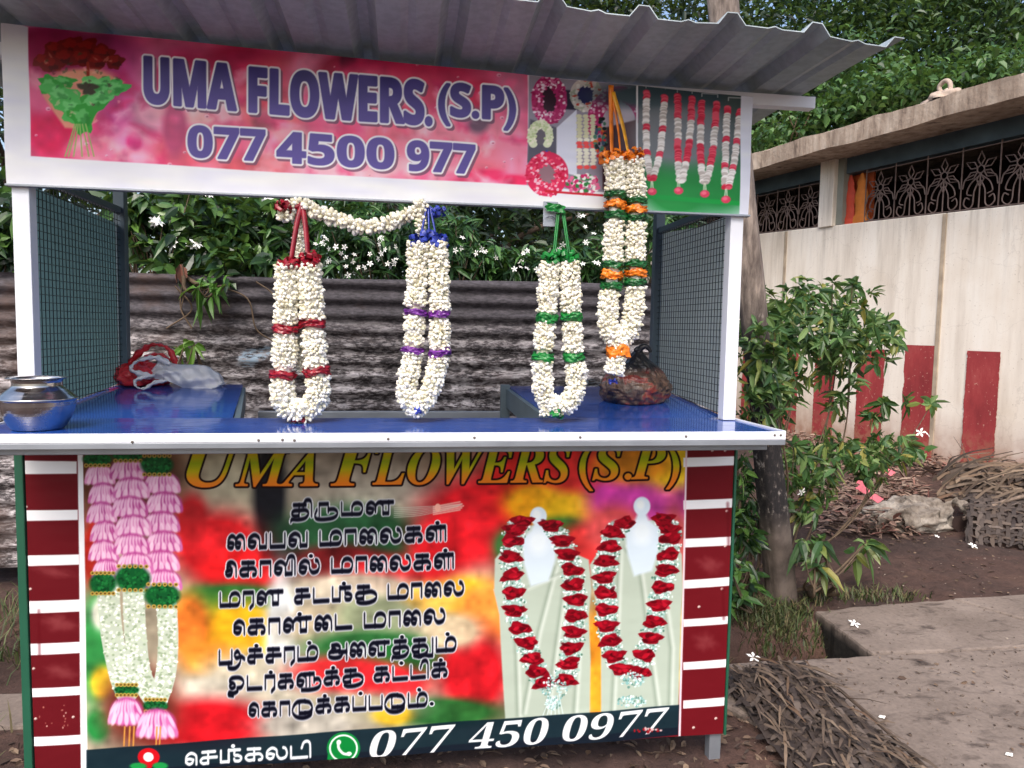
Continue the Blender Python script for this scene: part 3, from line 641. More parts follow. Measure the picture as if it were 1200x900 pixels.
# ---------------------------------------------------------------- trees behind
GREEN_D = [rgb(16, 28, 24), rgb(24, 42, 32), rgb(34, 56, 38), rgb(50, 76, 44), rgb(20, 38, 32)]
GREEN_M = [rgb(24, 44, 32), rgb(36, 64, 42), rgb(52, 84, 50), rgb(86, 118, 62), rgb(30, 56, 40)]
GREEN_L = [rgb(38, 66, 38), rgb(56, 92, 48), rgb(92, 130, 66), rgb(44, 76, 46)]
M_ld = mat_leaf('dark_foliage', GREEN_D); M_lm = mat_leaf('mid_foliage', GREEN_M); M_ll = mat_leaf('light_foliage', GREEN_L)
M_bark = mat_plain('tree_bark', rgb(84, 70, 60), .9, .35, 9, bump=.5); M_twig = mat_plain('twig_bark', rgb(96, 80, 64), .85, .3, 20)
M_white = mat_isl('white_petal', [rgb(236, 236, 230), rgb(250, 250, 246)], .5, .1)
def limbs(mb, base, top, r, n, spread, sd):
    g = random.Random(sd); mid = (np.array(base)*.5+np.array(top)*.5)+np.array([g.uniform(-.2, .2), g.uniform(-.2, .2), 0])
    path = crom([base, mid, top], 8); mb.tube(path, np.linspace(r, r*.35, len(path)), 10)
    ends = []
    for k in range(n):
        i = int(len(path)*g.uniform(.35, .95)); a = g.uniform(0, 2*PI); e = np.array(path[i])+np.array([math.cos(a), math.sin(a), g.uniform(.2, .9)])*spread*g.uniform(.5, 1)
        m2 = (np.array(path[i])+e)/2+np.array([0, 0, .1*spread]); p2 = crom([path[i], m2, e], 5); mb.tube(p2, np.linspace(r*.4, r*.08, len(p2)), 6); ends.append(e)
    return ends
def tree(label, base, lobes, n, L, W, mat, sd, group='trees behind the stall and building', r=.16):
    t = thing('tree', label, 'tree', group=group); lob = np.array([l[0] for l in lobes]); c = lob.mean(0)
    mb = MB(); limbs(mb, np.array(base), c, r, 9, np.max([l[1] for l in lobes])*.9, sd); mb.build('trunk', M_bark, t, smooth=True)
    mb = MB(); vol = np.array([l[1][0]*l[1][1]*l[1][2] for l in lobes])**.67; vol = vol/vol.sum()
    for (lc, lr), v in zip(lobes, vol):
        k = max(3, int(n*v/26)); cl = ell(k, lc, lr, .35)
        pos = np.repeat(cl, 26, 0)+NR.normal(size=(k*26, 3))*np.array(lr)*.13; rleaves(mb, pos, L, W, droop=.3)
    mb.build('crown', mat, t); settle(t, base)
tree('dark dense tree over the roof right edge, left of the bright vine', (4.2, 11, 0), [((3.4, 10.5, 4.6), (2.6, 1.5, 2.2)), ((5.4, 11, 5.4), (2.0, 1.5, 2.0)), ((2.2, 11, 6.6), (2.0, 1.4, 1.6))], 21000, .15, .08, M_ld, 1)
tree('tall green tree filling the top right corner above the roof slab', (9.6, 11.5, 0), [((8.3, 11, 5.6), (2.4, 1.6, 2.2)), ((10.6, 11.5, 6.2), (2.4, 1.6, 2.4)), ((9.0, 11.5, 8.6), (3.0, 1.6, 1.6)), ((12.5, 12, 5.5), (2.0, 1.6, 2.6))], 25000, .15, .085, M_lm, 2)
tree('dark tree behind the middle of the counter opening', (.4, 7.5, 0), [((-.6, 7.2, 2.4), (2.2, 1.2, 1.9)), ((1.8, 7.4, 2.4), (2.0, 1.2, 2.0)), ((.5, 7.2, 1.2), (2.6, 1.0, 1.2))], 11000, .16, .08, M_ld, 3)
tree('dark tree behind the left opening of the stall', (-4.2, 6.8, 0), [((-4.2, 6.6, 2.2), (1.9, 1.2, 1.9)), ((-2.6, 6.9, 2.5), (1.6, 1.1, 1.7)), ((-5.6, 6.8, 2.6), (1.8, 1.2, 2.0)), ((-3.8, 6.6, .9), (2.6, 1.0, 1.0))], 11000, .16, .08, M_ld, 4)
tree('far dark tree seen between trunk and stall roof', (2.4, 13.5, 0), [((1.0, 13, 4.5), (2.6, 1.2, 2.6)), ((3.6, 13.5, 3.4), (2.4, 1.2, 3.0)), ((2.4, 13.2, 7.4), (3.2, 1.2, 1.7)), ((6.5, 14, 4.2), (3, 1.2, 3.4)), ((-1.6, 13.2, 5.0), (2.4, 1.2, 2.6))], 26000, .19, .10, M_ld, 5)
tree('far green tree at the right edge behind the roof slab', (14.5, 15, 0), [((11, 15, 4.6), (3.4, 1.4, 3.6)), ((15, 15, 5.5), (3.2, 1.4, 4.0)), ((12, 15.5, 9), (4.5, 1.5, 2.2))], 22000, .22, .12, M_ld, 6)
# the trunk's own crown, high above the picture
t = MB()
for lc, lr in (((trunk_top[0], 1.2, 6.6), (1.0, .9, .6)), ((trunk_top[0]-.6, 1.7, 6.2), (.8, .7, .4))):
    cl = ell(40, lc, lr, .3); rleaves(t, np.repeat(cl, 10, 0)+NR.normal(size=(400, 3))*.12, .2, .09)
t.build('crown', M_lm, trunk); settle(trunk, (1.80, 1.22, 0))
# creeper over the roof edge of the building
vine = thing('creeper', 'light green creeper spilling behind the concrete roof slab', 'plant'); mb = MB(); ms = MB()
for (px, py, Y, rx, ry, k) in ((1085, 100, 6.6, 70, 16, 60), (960, 150, 7.4, 50, 28, 70), (1030, 118, 7.0, 70, 22, 80), (1165, 80, 6.2, 60, 14, 40), (915, 170, 8.0, 34, 26, 50), (1010, 75, 7.6, 50, 26, 26)):
    for _ in range(k):
        a = rnd.uniform(0, 2*PI); q = math.sqrt(rnd.random()); c = on_y(px+rx*q*math.cos(a), py+ry*q*math.sin(a), Y+rnd.uniform(-.4, .4))
        rleaves(mb, c+NR.normal(size=(16, 3))*np.array([.13, .13, .10]), .095, .085, droop=.35)
for _ in range(14):
    a = on_y(rnd.uniform(900, 1150), rnd.uniform(90, 170), 7.2); ms.tube(crom([a+np.array([0, .4, -1.2]), a+np.array([rnd.uniform(-.2, .2), 0, -.3]), a+np.array([rnd.uniform(-.3, .3), -.1, .2])], 6), .008, 5)
ms.build('stem', M_twig, vine); mb.build('foliage', M_ll, vine); settle(vine, (5.5, 7.2, 0))
# ---------------------------------------------------------------- shrubs over the fence
def shrub(name, label, cat, blobs, mat, L, W, k, base, stems=10, flowers=(), frad=.03, fl_pet=5, droop=.3, group=None, dens=1.0, updir=(0, -.35, .35)):
    t = thing(name, label, cat, group=group); mb = MB(); st = MB(); tips = []; thin = 1 if name != 'bush' else .6
    for (px, py, rx, ry, Y, dy, n) in blobs:
        for _ in range(int(n*dens)):
            a = rnd.uniform(0, 2*PI); q = rnd.random()**.6; tips.append(on_y(px+rx*q*math.cos(a), py+ry*q*math.sin(a), Y+rnd.uniform(-dy, dy)))
    tips = np.array(tips); tips = tips[NR.random(len(tips)) < (.95 if name == 'bush' else 1)]; whorls(mb, tips, k, L, W, updir=updir, droop=droop)
    for i in range(stems):
        e = tips[rnd.randrange(len(tips))]; b = np.array(base)+np.array([rnd.uniform(-.12, .12), rnd.uniform(-.06, .06), 0]); m = b*.45+e*.55+np.array([rnd.uniform(-.1, .1), rnd.uniform(-.1, .1), -.05])
        p = crom([b, m, e], 8); st.tube(p, np.linspace(.012, .003, len(p))*thin, 6)
        for _ in range(3):
            e2 = tips[np.argmin(np.linalg.norm(tips-e-NR.normal(size=3)*.15, axis=1))]; q = np.array(p[-rnd.randrange(3, 10)]); p2 = crom([q, (q+e2)/2+np.array([0, 0, -.03]), e2], 5); st.tube(p2, np.linspace(.005, .002, len(p2)), 5)
    st.build('stem', M_twig, t, smooth=True); mb.build('foliage', mat, t)
    for (px, py, Y, n, sp) in flowers:
        fb = MB()
        for _ in range(n): blossom(fb, on_y(px+rnd.gauss(0, sp), py+rnd.gauss(0, sp*.7), Y+rnd.uniform(-.03, .03)), frad*rnd.uniform(.8, 1.2), petals=fl_pet)
        fb.build('blossom', M_white, t)
    settle(t, base); return t
M_broad = mat_leaf('broad_leaf', [rgb(26, 46, 30), rgb(38, 66, 38), rgb(56, 92, 44), rgb(92, 128, 58), rgb(34, 60, 40)], .32, .2)
M_fine = mat_leaf('fine_leaf', [rgb(28, 54, 34), rgb(40, 74, 42), rgb(58, 98, 50), rgb(82, 122, 62)], .38, .2)
shrub('shrub', 'broad leaved shrub with one large white bloom, left of the red ribbon garland', 'shrub',
      [(150, 250, 30, 40, 1.95, .12, 34), (215, 262, 75, 46, 1.98, .18, 120), (300, 270, 55, 48, 2.0, .18, 90), (245, 312, 80, 22, 1.80, .10, 40), (270, 235, 130, 30, 2.3, .2, 110)],
      M_broad, .105, .046, 5, (-.95, 2.05, 0), 14, [(184, 258, 1.72, 3, 2), (222, 288, 1.75, 3, 8), (236, 228, 1.9, 4, 8), (308, 232, 1.9, 4, 9)], .032, 7, .35, 'shrubs growing over the fence')
shrub('shrub', 'fine leaved shrub starred with white flowers, between the red and blue ribbon garlands', 'shrub',
      [(345, 275, 40, 50, 2.0, .15, 60), (410, 285, 70, 38, 1.95, .15, 150), (470, 290, 40, 38, 2.0, .15, 80), (420, 240, 110, 22, 2.2, .2, 120), (520, 290, 50, 40, 1.95, .15, 100)],
      M_fine, .085, .020, 8, (-.1, 2.05, 0), 12, [(392, 300, 1.78, 7, 9), (425, 305, 1.78, 7, 9), (450, 290, 1.78, 8, 9), (380, 285, 1.78, 6, 10), (462, 310, 1.78, 4, 8), (335, 250, 1.78, 4, 8), (410, 325, 1.7, 1, 3), (360, 320, 1.78, 3, 10), (545, 288, 1.78, 5, 7), (570, 298, 1.8, 3, 6)], .017, 5, .35, 'shrubs growing over the fence')
shrub('shrub', 'low fine leaved shrub with scattered white flowers, behind the green ribbon garland', 'shrub',
      [(565, 305, 40, 22, 1.95, .12, 70), (620, 312, 50, 16, 1.95, .12, 80), (690, 305, 50, 26, 1.98, .14, 110), (740, 300, 30, 40, 2.0, .14, 60), (775, 262, 40, 10, 2.0, .1, 40)],
      M_fine, .085, .020, 8, (.75, 2.05, 0), 10, [(610, 298, 1.8, 4, 6), (655, 292, 1.8, 4, 7), (612, 314, 1.78, 3, 6), (690, 280, 1.85, 5, 7), (678, 252, 2.0, 3, 5), (632, 318, 1.75, 2, 5), (700, 312, 1.8, 3, 8)], .017, 5, .35, 'shrubs growing over the fence')
shrub('shrub', 'leafy shrub over the fence at the far left edge', 'shrub',
      [(0, 250, 34, 50, 1.95, .15, 60), (-60, 260, 60, 55, 1.95, .15, 70), (25, 300, 20, 20, 1.95, .1, 20)], M_broad, .10, .045, 5, (-2.0, 2.05, 0), 10, (), .03, 5, .35, 'shrubs growing over the fence')
shrub('climbing_sprig', 'green leafy sprig hanging against the fence above the plastic bags', 'plant', [(218, 404, 16, 4, 1.62, .02, 4)], mat_leaf('sprig_leaf', [rgb(84, 130, 46), rgb(118, 160, 60)], .4, .3), .075, .03, 4, (-.98, 1.66, .75), 2, droop=.5)
shrub('climbing_sprig', 'bright leafy sprig hanging from the fence top right of the brown leaf', 'plant', [(252, 338, 22, 8, 1.60, .02, 7)], mat_leaf('sprig_leaf_dark', [rgb(60, 104, 44), rgb(96, 140, 56)], .4, .3), .10, .036, 5, (-.9, 1.68, 1.47), 2, droop=.6)
t = thing('dry_leaf', 'curled brown dry leaf hanging at the fence top below the broad leaved shrub', 'leaf'); mb = MB(); c = on_y(211, 322, 1.63)
leaves(mb, np.array([c+np.array([0, 0, .05])]*2), np.array([[.1, 0, -1], [-.15, -.1, -1]]), .085, .06, droop=.1); mb.build('blade', mat_plain('brown_leaf', rgb(120, 76, 62), .8, .3, 30), t)
mb = MB(); mb.tube(crom([c+np.array([.01, 0, .05]), c+np.array([.02, 0, -.05]), c+np.array([.0, .01, -.16])], 5), .003, 5); mb.build('stalk', M_twig, t); settle(t, c)
mb = MB()
for a in (((195, 385), (225, 362), (205, 335)), ((225, 385), (212, 362), (213, 335)), ((300, 330), (320, 345), (330, 372)), ((255, 335), (290, 350), (300, 385), (320, 400))):
    mb.tube(crom([on_y(x, y, 1.67) for x, y in a], 6), .004, 5)
tag(mb.build('dead_twigs', M_twig), 'thin dead creeper twigs clinging to the corrugated fence left of the red garland', 'twigs')
# bush by the trunk in front of the cream wall
M_bush = mat_leaf('glossy_leaf', [rgb(36, 58, 36), rgb(54, 88, 48), rgb(76, 112, 58), rgb(132, 158, 98), rgb(54, 84, 46), rgb(74, 110, 66), rgb(100, 134, 74), rgb(150, 140, 70)], .36, .3)
shrub('bush', 'large glossy leaved bush with a few white flowers in front of the red striped wall', 'bush',
      [(985, 355, 52, 26, 1.75, .2, 46), (950, 385, 90, 32, 1.70, .25, 110), (1035, 392, 36, 14, 1.7, .15, 18), (900, 420, 36, 55, 1.75, .2, 52), (965, 432, 62, 28, 1.7, .2, 26), (890, 500, 28, 50, 1.8, .2, 34), (1005, 420, 44, 20, 1.7, .15, 10),
       (990, 530, 70, 24, 1.6, .2, 42), (1055, 525, 36, 18, 1.6, .12, 16), (945, 565, 44, 36, 1.5, .15, 34), (950, 590, 22, 26, 1.45, .12, 10), (1050, 460, 24, 16, 1.65, .1, 5), (1085, 472, 10, 6, 1.65, .05, 2), (980, 480, 60, 28, 1.7, .15, 14),
       (930, 345, 40, 20, 1.9, .15, 14), (890, 370, 24, 30, 1.9, .15, 18), (893, 405, 24, 26, 1.08, .05, 22), (898, 462, 26, 34, 1.08, .05, 26), (980, 395, 70, 30, 1.6, .2, 50), (905, 380, 26, 40, 1.6, .15, 30), (1000, 545, 60, 20, 1.5, .1, 24)],
      M_bush, .078, .027, 7, (2.02, 1.65, 0), 9, [(1083, 508, 1.48, 2, 3), (938, 576, 1.30, 1, 1), (884, 370, 1.55, 1, 1)], .024, 5, .26)
shrub('weed_plant', 'low plant with drooping broad leaves at the foot of the leaning trunk', 'plant', [(945, 636, 22, 14, 1.12, .06, 5), (1008, 640, 14, 16, 1.25, .05, 4), (955, 660, 14, 10, 1.1, .05, 3)], M_bush, .105, .044, 5, (1.95, 1.25, 0), 6, droop=.6)
shrub('weed_plant', 'dark tangled weeds between the red striped panel and the trunk', 'plant', [(870, 560, 16, 40, 1.3, .2, 22), (868, 620, 18, 30, 1.25, .2, 26), (862, 680, 26, 34, 1.1, .15, 30), (885, 600, 12, 20, 1.4, .1, 8)], M_broad, .085, .034, 5, (1.62, 1.25, -.05), 10, droop=.4)
# grass and weeds nobody could count
M_grass = mat_isl('grass_blade', [rgb(54, 72, 38), rgb(70, 88, 46), rgb(96, 100, 60), rgb(46, 58, 34), rgb(110, 96, 66)], .6)
mb = MB()
def tuft(x, y, n, h, sp):
    for _ in range(n):
        b = np.array([x+rnd.gauss(0, sp), y+rnd.gauss(0, sp), 0]); b[2] = float(hgt(b[0], b[1]))-.005; a = rnd.uniform(0, 2*PI); d = np.array([math.cos(a), math.sin(a), 0])
        hh = h*rnd.uniform(.4, 1.2); mb.strip([b, b+d*.25*hh+np.array([0, 0, .6*hh]), b+d*.7*hh+np.array([0, 0, .9*hh])], [.006, .005, .001], np.cross(d, (0, 0, 1)))
for _ in range(150): tuft(rnd.uniform(1.0, 1.72), rnd.uniform(.60, 1.15), 14, .085, .035)
for _ in range(70): tuft(rnd.uniform(1.55, 1.86), rnd.uniform(.84, 1.12), 12, .06, .03)
for _ in range(40): tuft(rnd.uniform(1.9, 2.5), 1.13+rnd.uniform(-.03, .05)+.1*rnd.random(), 10, .05, .03)
for _ in range(60): tuft(rnd.uniform(-2.4, -1.0), rnd.uniform(.68, 1.6), 14, .12, .05)
for _ in range(40): tuft(rnd.uniform(-1.9, -.95), rnd.uniform(-.3, .36), 12, .08, .05)
stuff(mb.build('grass', M_grass))
# ================================================================ THE FLOWER STALL
stall = thing('flower_stall', 'roadside flower stall with pink sign, blue counter, mesh sides and large printed front panel', 'stall')
M_white_metal = mat_plain('white_painted_steel', rgb(226, 229, 236), .35, .05, 3)
M_galv = mat_plain('galvanised_steel', rgb(150, 156, 164), .42, .16, 7, metal=.55)
M_postgrey = mat_plain('blue_grey_steel', rgb(96, 112, 122), .45, .14, 8, metal=.2)
M_green = mat_plain('dark_green_paint', rgb(28, 84, 62), .45, .12, 6)
M_screw = mat_plain('screw_head', rgb(120, 112, 106), .5, .3, 60, metal=.5)
# roof sheet: galvanised trapezoidal sheet seen from below
k = NT('zinc_roof_sheet'); v = k.coord((1, .35, 1)); st = k.noise(v, 7, 6, .65); fl = k.noise(k.coord(), 46, 3)
c = k.ramp(st, [(.3, rgb(144, 156, 160)), (.55, rgb(168, 180, 184)), (.75, rgb(186, 198, 202))]); c = k.mix(.25, c, k.ramp(fl, [(.4, rgb(124, 134, 138)), (.6, rgb(172, 184, 188))]))
k.base(c); k.set(Roughness=.5, Metallic=.2); k.bump(st, .15, .004); M_zinc = k.m
ribs = [1.170-.2115*i for i in range(12)]
prof = []
for x in sorted(ribs):
    prof += [(x-.034, 0), (x-.013, .026), (x+.013, .026), (x+.034, 0)]
    if x < 1.1: prof += [(x+.088, -.0015), (x+.106, .004), (x+.124, -.0015)]
prof = prof[:-1]
prof = np.array([(-1.24, 0)]+prof); ys = np.linspace(-.335, .98, 40)
X = np.repeat(prof[:, :1], len(ys), 1); Y = np.repeat(ys[None], len(prof), 0)
def roofz(x, y): return 1.965-.0145*x+.012*np.sin(2.3*x+1)*np.exp(-((y+.335)/.2)**2)-.012*y+.006*np.sin(9*x)*np.exp(-((y+.335)/.1)**2)
Z = prof[:, 1:2]+roofz(X, Y)
mb = MB(); mb.grid(X, Y, Z); ro = mb.build('roof_sheet', M_zinc, stall)
sm = ro.modifiers.new('thickness', 'SOLIDIFY'); sm.thickness = .0025
def bar(name, a, b, mat, parent=stall, bv=.002):
    mb = MB(); mb.box2(a, b); o = mb.build(name, mat, parent); bevel(o, bv); return o
bar('roof_beam', (-1.15, .030, 1.903), (1.172, .066, 1.936), M_white_metal); bar('roof_beam', (-1.0, .66, 1.90), (1.0, .70, 1.935), M_galv)
# frame
def post(name, x0, x1, y0, y1, z0, z1, mat): return bar(name, (x0, y0, z0), (x1, y1, z1), mat)
post('post', -.957, -.917, .004, .042, 1.0015, 1.90, M_white_metal); post('post', .917, .955, .004, .042, 1.0015, 1.90, M_white_metal)
post('back_post', -.957, -.922, .655, .69, 1.043, 1.90, M_postgrey); post('back_post', .922, .957, .655, .69, 1.043, 1.90, M_postgrey)
for x in (-.955, .918): post('leg', x, x+.036, .012, .046, -.06, .965, M_galv); post('leg', x, x+.036, .655, .69, -.06, .99, M_galv)
bar('side_rail', (-.952, .044, 1.615), (-.93, .653, 1.635), M_postgrey); bar('side_rail', (.93, .044, 1.615), (.952, .653, 1.635), M_postgrey)
# wire-mesh sides with shade cloth behind
def mesh_side(x, sgn, cloth):
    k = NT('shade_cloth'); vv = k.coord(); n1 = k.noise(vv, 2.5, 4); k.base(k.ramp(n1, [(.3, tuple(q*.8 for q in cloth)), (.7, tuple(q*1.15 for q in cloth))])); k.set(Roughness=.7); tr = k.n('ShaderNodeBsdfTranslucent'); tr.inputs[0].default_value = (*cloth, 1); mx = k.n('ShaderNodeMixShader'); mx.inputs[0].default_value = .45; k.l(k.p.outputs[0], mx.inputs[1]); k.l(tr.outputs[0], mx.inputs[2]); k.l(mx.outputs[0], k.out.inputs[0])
    u = np.linspace(.046, .652, 40); w = np.linspace(0, 1, 40); U, Wv = np.meshgrid(u, w, indexing='ij')
    top = 1.597-.02*np.clip((U-.05)/.6, 0, 1)+(.0 if sgn < 0 else .03*np.clip((U-.3)/.3, 0, 1)); zb = 1.004+.065*np.clip(U-.07, 0, 1)
    Zc = zb+.004+(top-zb)*Wv; Xc = x+sgn*(.007+.010*np.sin(9*U+5*Wv)*np.sin(3.1*Wv)*np.sin(PI*(U-.046)/.606)+.004)
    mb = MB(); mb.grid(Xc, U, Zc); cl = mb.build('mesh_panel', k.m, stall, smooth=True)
    mb = MB()
    for yy in np.arange(.056, .652, .0215): mb.box2((x-.0008, yy-.0009, 1.004+.065*max(yy-.07, 0)), (x+.0008, yy+.0009, 1.615))
    for zz in np.arange(1.015, 1.615, .0205):
        y1 = .652 if zz > 1.045 else max(.1, .07+(zz-1.004)/.065); mb.box((x-sgn*.0017, (.046+y1)/2, zz), (.0016, y1-.046, .0018))
    mb.build('wire_grid', mat_plain('green_black_wire', rgb(26, 40, 42), .5, .2, 20), cl)
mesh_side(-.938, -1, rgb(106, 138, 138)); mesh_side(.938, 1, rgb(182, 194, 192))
# counter: U-shaped blue top with a white edge trim
k = NT('blue_laminate'); vv = k.coord(); n1 = k.noise(vv, 5, 5); k.base(k.ramp(n1, [(.3, rgb(30, 68, 146)), (.7, rgb(40, 82, 164))])); sc_ = k.noise(k.coord((1, 4, 1)), 12, 5)
rr = k.ramp(sc_, [(.4, (.06,)*3), (.7, (.2,)*3)]); k.l(rr, k.p.inputs['Roughness']); k.bump(k.noise(vv, 9, 2), .06, .01); M_bluetop = k.m
zc = lambda y: 1.0+.065*max(0, y-.07)
counter = None
mb = MB()
def plate(mb, pts):     # pts (x, y) polygon, 12 mm thick, follows the counter's slight rise
    n = len(pts); top = [(x, y, zc(y)) for x, y in pts]; bot = [(x, y, zc(y)-.014) for x, y in pts]
    mb.add(top+bot, [(i+n, (i+1) % n+n, (i+1) % n, i) for i in range(n)])
    o = mb.n-2*n; mb.f.append(np.array([list(range(n))])+o); mb.mi.append(np.zeros(1, int)); mb.f.append(np.array([list(range(2*n-1, n-1, -1))])+o); mb.mi.append(np.zeros(1, int))
F0 = -.234
plate(mb, [(-.972, F0), (.974, F0), (.962, -.03), (.958, .07), (-.962, .07)])
plate(mb, [(-.962, .0701), (-.456, .0701), (-.556, .70), (-.962, .70)]); plate(mb, [(.424, .0701), (.958, .0701), (.958, .70), (.386, .70)])
counter = mb.build('counter', M_bluetop, stall)
mb = MB(); mb.box2((-.985, -.2385, .981), (.980, -.2345, 1.0025)); mb.box2((-.979, -.2342, .9860), (-.9745, .03, 1.0035)); o = mb.build('edge_trim', M_white_metal, counter); bevel(o, .0015)
mb = MB(); mb.box2((-.985, -.2375, .967), (.980, -.232, .9806)); o = mb.build('edge_lip', M_galv, counter); bevel(o, .0012)
mb = MB(); mb.add([(.9745, -.2342, .986), (.981, -.2342, .986), (.966, .03, .986), (.9595, .03, .986), (.9745, -.2342, 1.004), (.981, -.2342, 1.004), (.966, .03, 1.004), (.9595, .03, 1.004)], [(0, 1, 5, 4), (1, 2, 6, 5), (2, 3, 7, 6), (3, 0, 4, 7), (4, 5, 6, 7), (0, 3, 2, 1)]); mb.build('edge_trim', M_white_metal, counter)
for px, py in ((155, 518), (303, 516), (331, 515.5), (345, 516), (455, 514.5), (556, 513), (680, 512.5), (804, 511.5), (908, 510), (915, 510)):
    p = on_y(px, py, -.2388); mb = MB(); mb.lathe([(0, .0022), (.0022, .0018), (.0034, 0)], (0, 0, 0), 10); o = mb.build('screw', M_screw, counter); o.rotation_euler = (PI/2, 0, 0); o.location = p
bar('counter_frame', (-.95, -.20, .948), (.95, -.17, .9665), M_galv); bar('counter_frame', (-.90, .03, .948), (.90, .066, .9845), M_galv)
bar('cutout_frame', (-.50, .66, .95), (.386, .69, .9), M_galv)
mb = MB(); mb.add([(.408, .09, .93), (.424, .09, .93), (.386, .66, .97), (.370, .66, .97), (.408, .09, .999), (.424, .09, .999), (.386, .66, 1.036), (.370, .66, 1.036)], [(0, 1, 5, 4), (1, 2, 6, 5), (2, 3, 7, 6), (3, 0, 4, 7), (4, 5, 6, 7), (0, 3, 2, 1)]); mb.build('cutout_board', M_postgrey, counter)
mb = MB(); mb.add([(-.456, .09, .93), (-.440, .09, .93), (-.540, .66, .97), (-.556, .66, .97), (-.456, .09, .996), (-.440, .09, .996), (-.540, .66, 1.034), (-.556, .66, 1.034)], [(0, 1, 5, 4), (1, 2, 6, 5), (2, 3, 7, 6), (3, 0, 4, 7), (4, 5, 6, 7), (0, 3, 2, 1)]); mb.build('cutout_board', M_postgrey, counter)
bar('cutout_post', (.352, .64, .60), (.386, .66, 1.05), M_postgrey)

# ---------------------------------------------------------------- printed front panel
M_print = mat_print('vinyl_print', .32)
pr = Print(-.944, .954, .058, .962, .00165, Y=0.0)
W_ = (238, 240, 242)
pr.c[:] = (126, 26, 38)
for a, b in ((532, 536),): pass
# picture ground: an out-of-focus flower market
T0 = [(99, 520), (803, 512), (795, 853), (100, 906)]
pr.poly(T0, (170, 160, 140))
for x, y, rx, ry, c in [
 (250, 560, 90, 50, (176, 170, 148)), (150, 560, 60, 60, (96, 60, 44)), (420, 560, 70, 40, (166, 156, 142)), (470, 600, 90, 34, (186, 180, 164)), (560, 545, 60, 22, (172, 150, 130)),
 (316, 580, 16, 62, (26, 28, 36)), (330, 640, 26, 24, (36, 40, 40)), (255, 640, 46, 34, (206, 38, 46)), (225, 610, 16, 26, (190, 44, 50)), (280, 672, 40, 24, (212, 40, 44)),
 (275, 700, 50, 14, (44, 108, 54)), (235, 712, 20, 20, (74, 140, 66)), (280, 745, 44, 34, (228, 176, 40)), (222, 735, 20, 34, (226, 128, 56)), (250, 775, 30, 20, (226, 150, 60)),
 (330, 750, 16, 70, (216, 220, 222)), (300, 800, 60, 30, (196, 190, 172)), (240, 812, 40, 16, (206, 200, 184)), (245, 848, 60, 24, (206, 30, 42)), (190, 850, 30, 20, (176, 30, 40)),
 (410, 622, 70, 26, (40, 84, 54)), (480, 640, 60, 20, (28, 74, 46)), (400, 660, 50, 18, (110, 30, 34)), (470, 672, 50, 18, (214, 44, 52)), (420, 690, 60, 16, (206, 196, 176)),
 (560, 610, 58, 44, (218, 36, 48)), (520, 640, 34, 26, (214, 40, 50)), (590, 580, 30, 30, (222, 44, 52)), (545, 700, 30, 20, (236, 190, 44)), (575, 715, 34, 30, (238, 150, 74)), (505, 700, 30, 16, (224, 180, 90)),
 (400, 735, 60, 22, (190, 176, 150)), (440, 720, 40, 18, (150, 160, 130)), (430, 760, 60, 18, (46, 104, 56)), (480, 770, 40, 20, (40, 110, 54)), (400, 790, 50, 18, (206, 52, 56)), (450, 800, 46, 18, (214, 50, 58)),
 (555, 790, 34, 44, (206, 32, 44)), (530, 740, 30, 18, (206, 190, 160)), (520, 835, 60, 14, (44, 104, 52)), (420, 830, 60, 16, (176, 170, 146)), (460, 838, 20, 10, (226, 190, 60)), (360, 850, 50, 16, (190, 186, 176)),
 (640, 545, 60, 26, (214, 50, 44)), (690, 560, 36, 30, (216, 60, 60)), (625, 590, 30, 20, (238, 176, 40)), (675, 600, 34, 20, (232, 190, 46)), (662, 622, 30, 14, (50, 110, 52)), (690, 640, 30, 24, (212, 60, 60)), (600, 640, 20, 20, (60, 110, 60)),
 (730, 585, 36, 26, (190, 70, 160)), (780, 590, 26, 24, (196, 76, 160)), (785, 540, 24, 28, (228, 196, 40)), (740, 545, 40, 18, (226, 150, 44)), (720, 620, 30, 24, (206, 90, 90)), (790, 640, 14, 40, (190, 90, 90)), (700, 780, 14, 60, (240, 160, 50)), (795, 740, 10, 60, (206, 190, 120)),
 (112, 650, 14, 40, (190, 50, 40)), (112, 760, 14, 60, (60, 150, 80)), (118, 720, 10, 16, (226, 226, 210)), (120, 800, 12, 16, (236, 200, 60)), (115, 850, 12, 16, (40, 140, 70)), (165, 830, 40, 40, (120, 60, 50))]:
    pr.blob(x, y, rx, ry, c, .95)
pr.grain(.10, 22, 22, 3); pr.grain(.05, 9, 9, 4)
# red border restored after the picture, with white stripes and thin white rules
pr.poly([(15, 505), (92, 505), (99, 925), (20, 925)], (106, 30, 38)); pr.poly([(806, 505), (870, 505), (870, 875), (797, 875)], (112, 29, 38))
for s, (y0, y1) in enumerate(((540.5, 555), (598, 610), (651, 663), (704.5, 718.5), (754.5, 767.5), (807, 817), (864.5, 875))):
    t = -.012*s*4; xr = 90+s*1.2; pr.poly([(18, y0+(0 if s else -1)), (xr, y0-t*0-.6*s), (xr, y1-.6*s), (18, y1+.6)], W_)
for s, (y0, y1) in enumerate(((534.5, 545.5), (584, 595), (628.5, 639), (676.5, 687), (722, 731.5), (772, 782), (816.5, 827))):
    pr.poly([(801, y0+2+.5*s), (868, y0-1.2*(s > 2)), (868, y1-1.2*(s > 2)-.4), (801, y1+2+.3*s)], W_)
pr.poly([(91, 512), (97, 512), (103, 925), (95, 925)], W_); pr.poly([(804.2, 505), (806.2, 505), (797.8, 870), (795.2, 870)], (232, 214, 222))
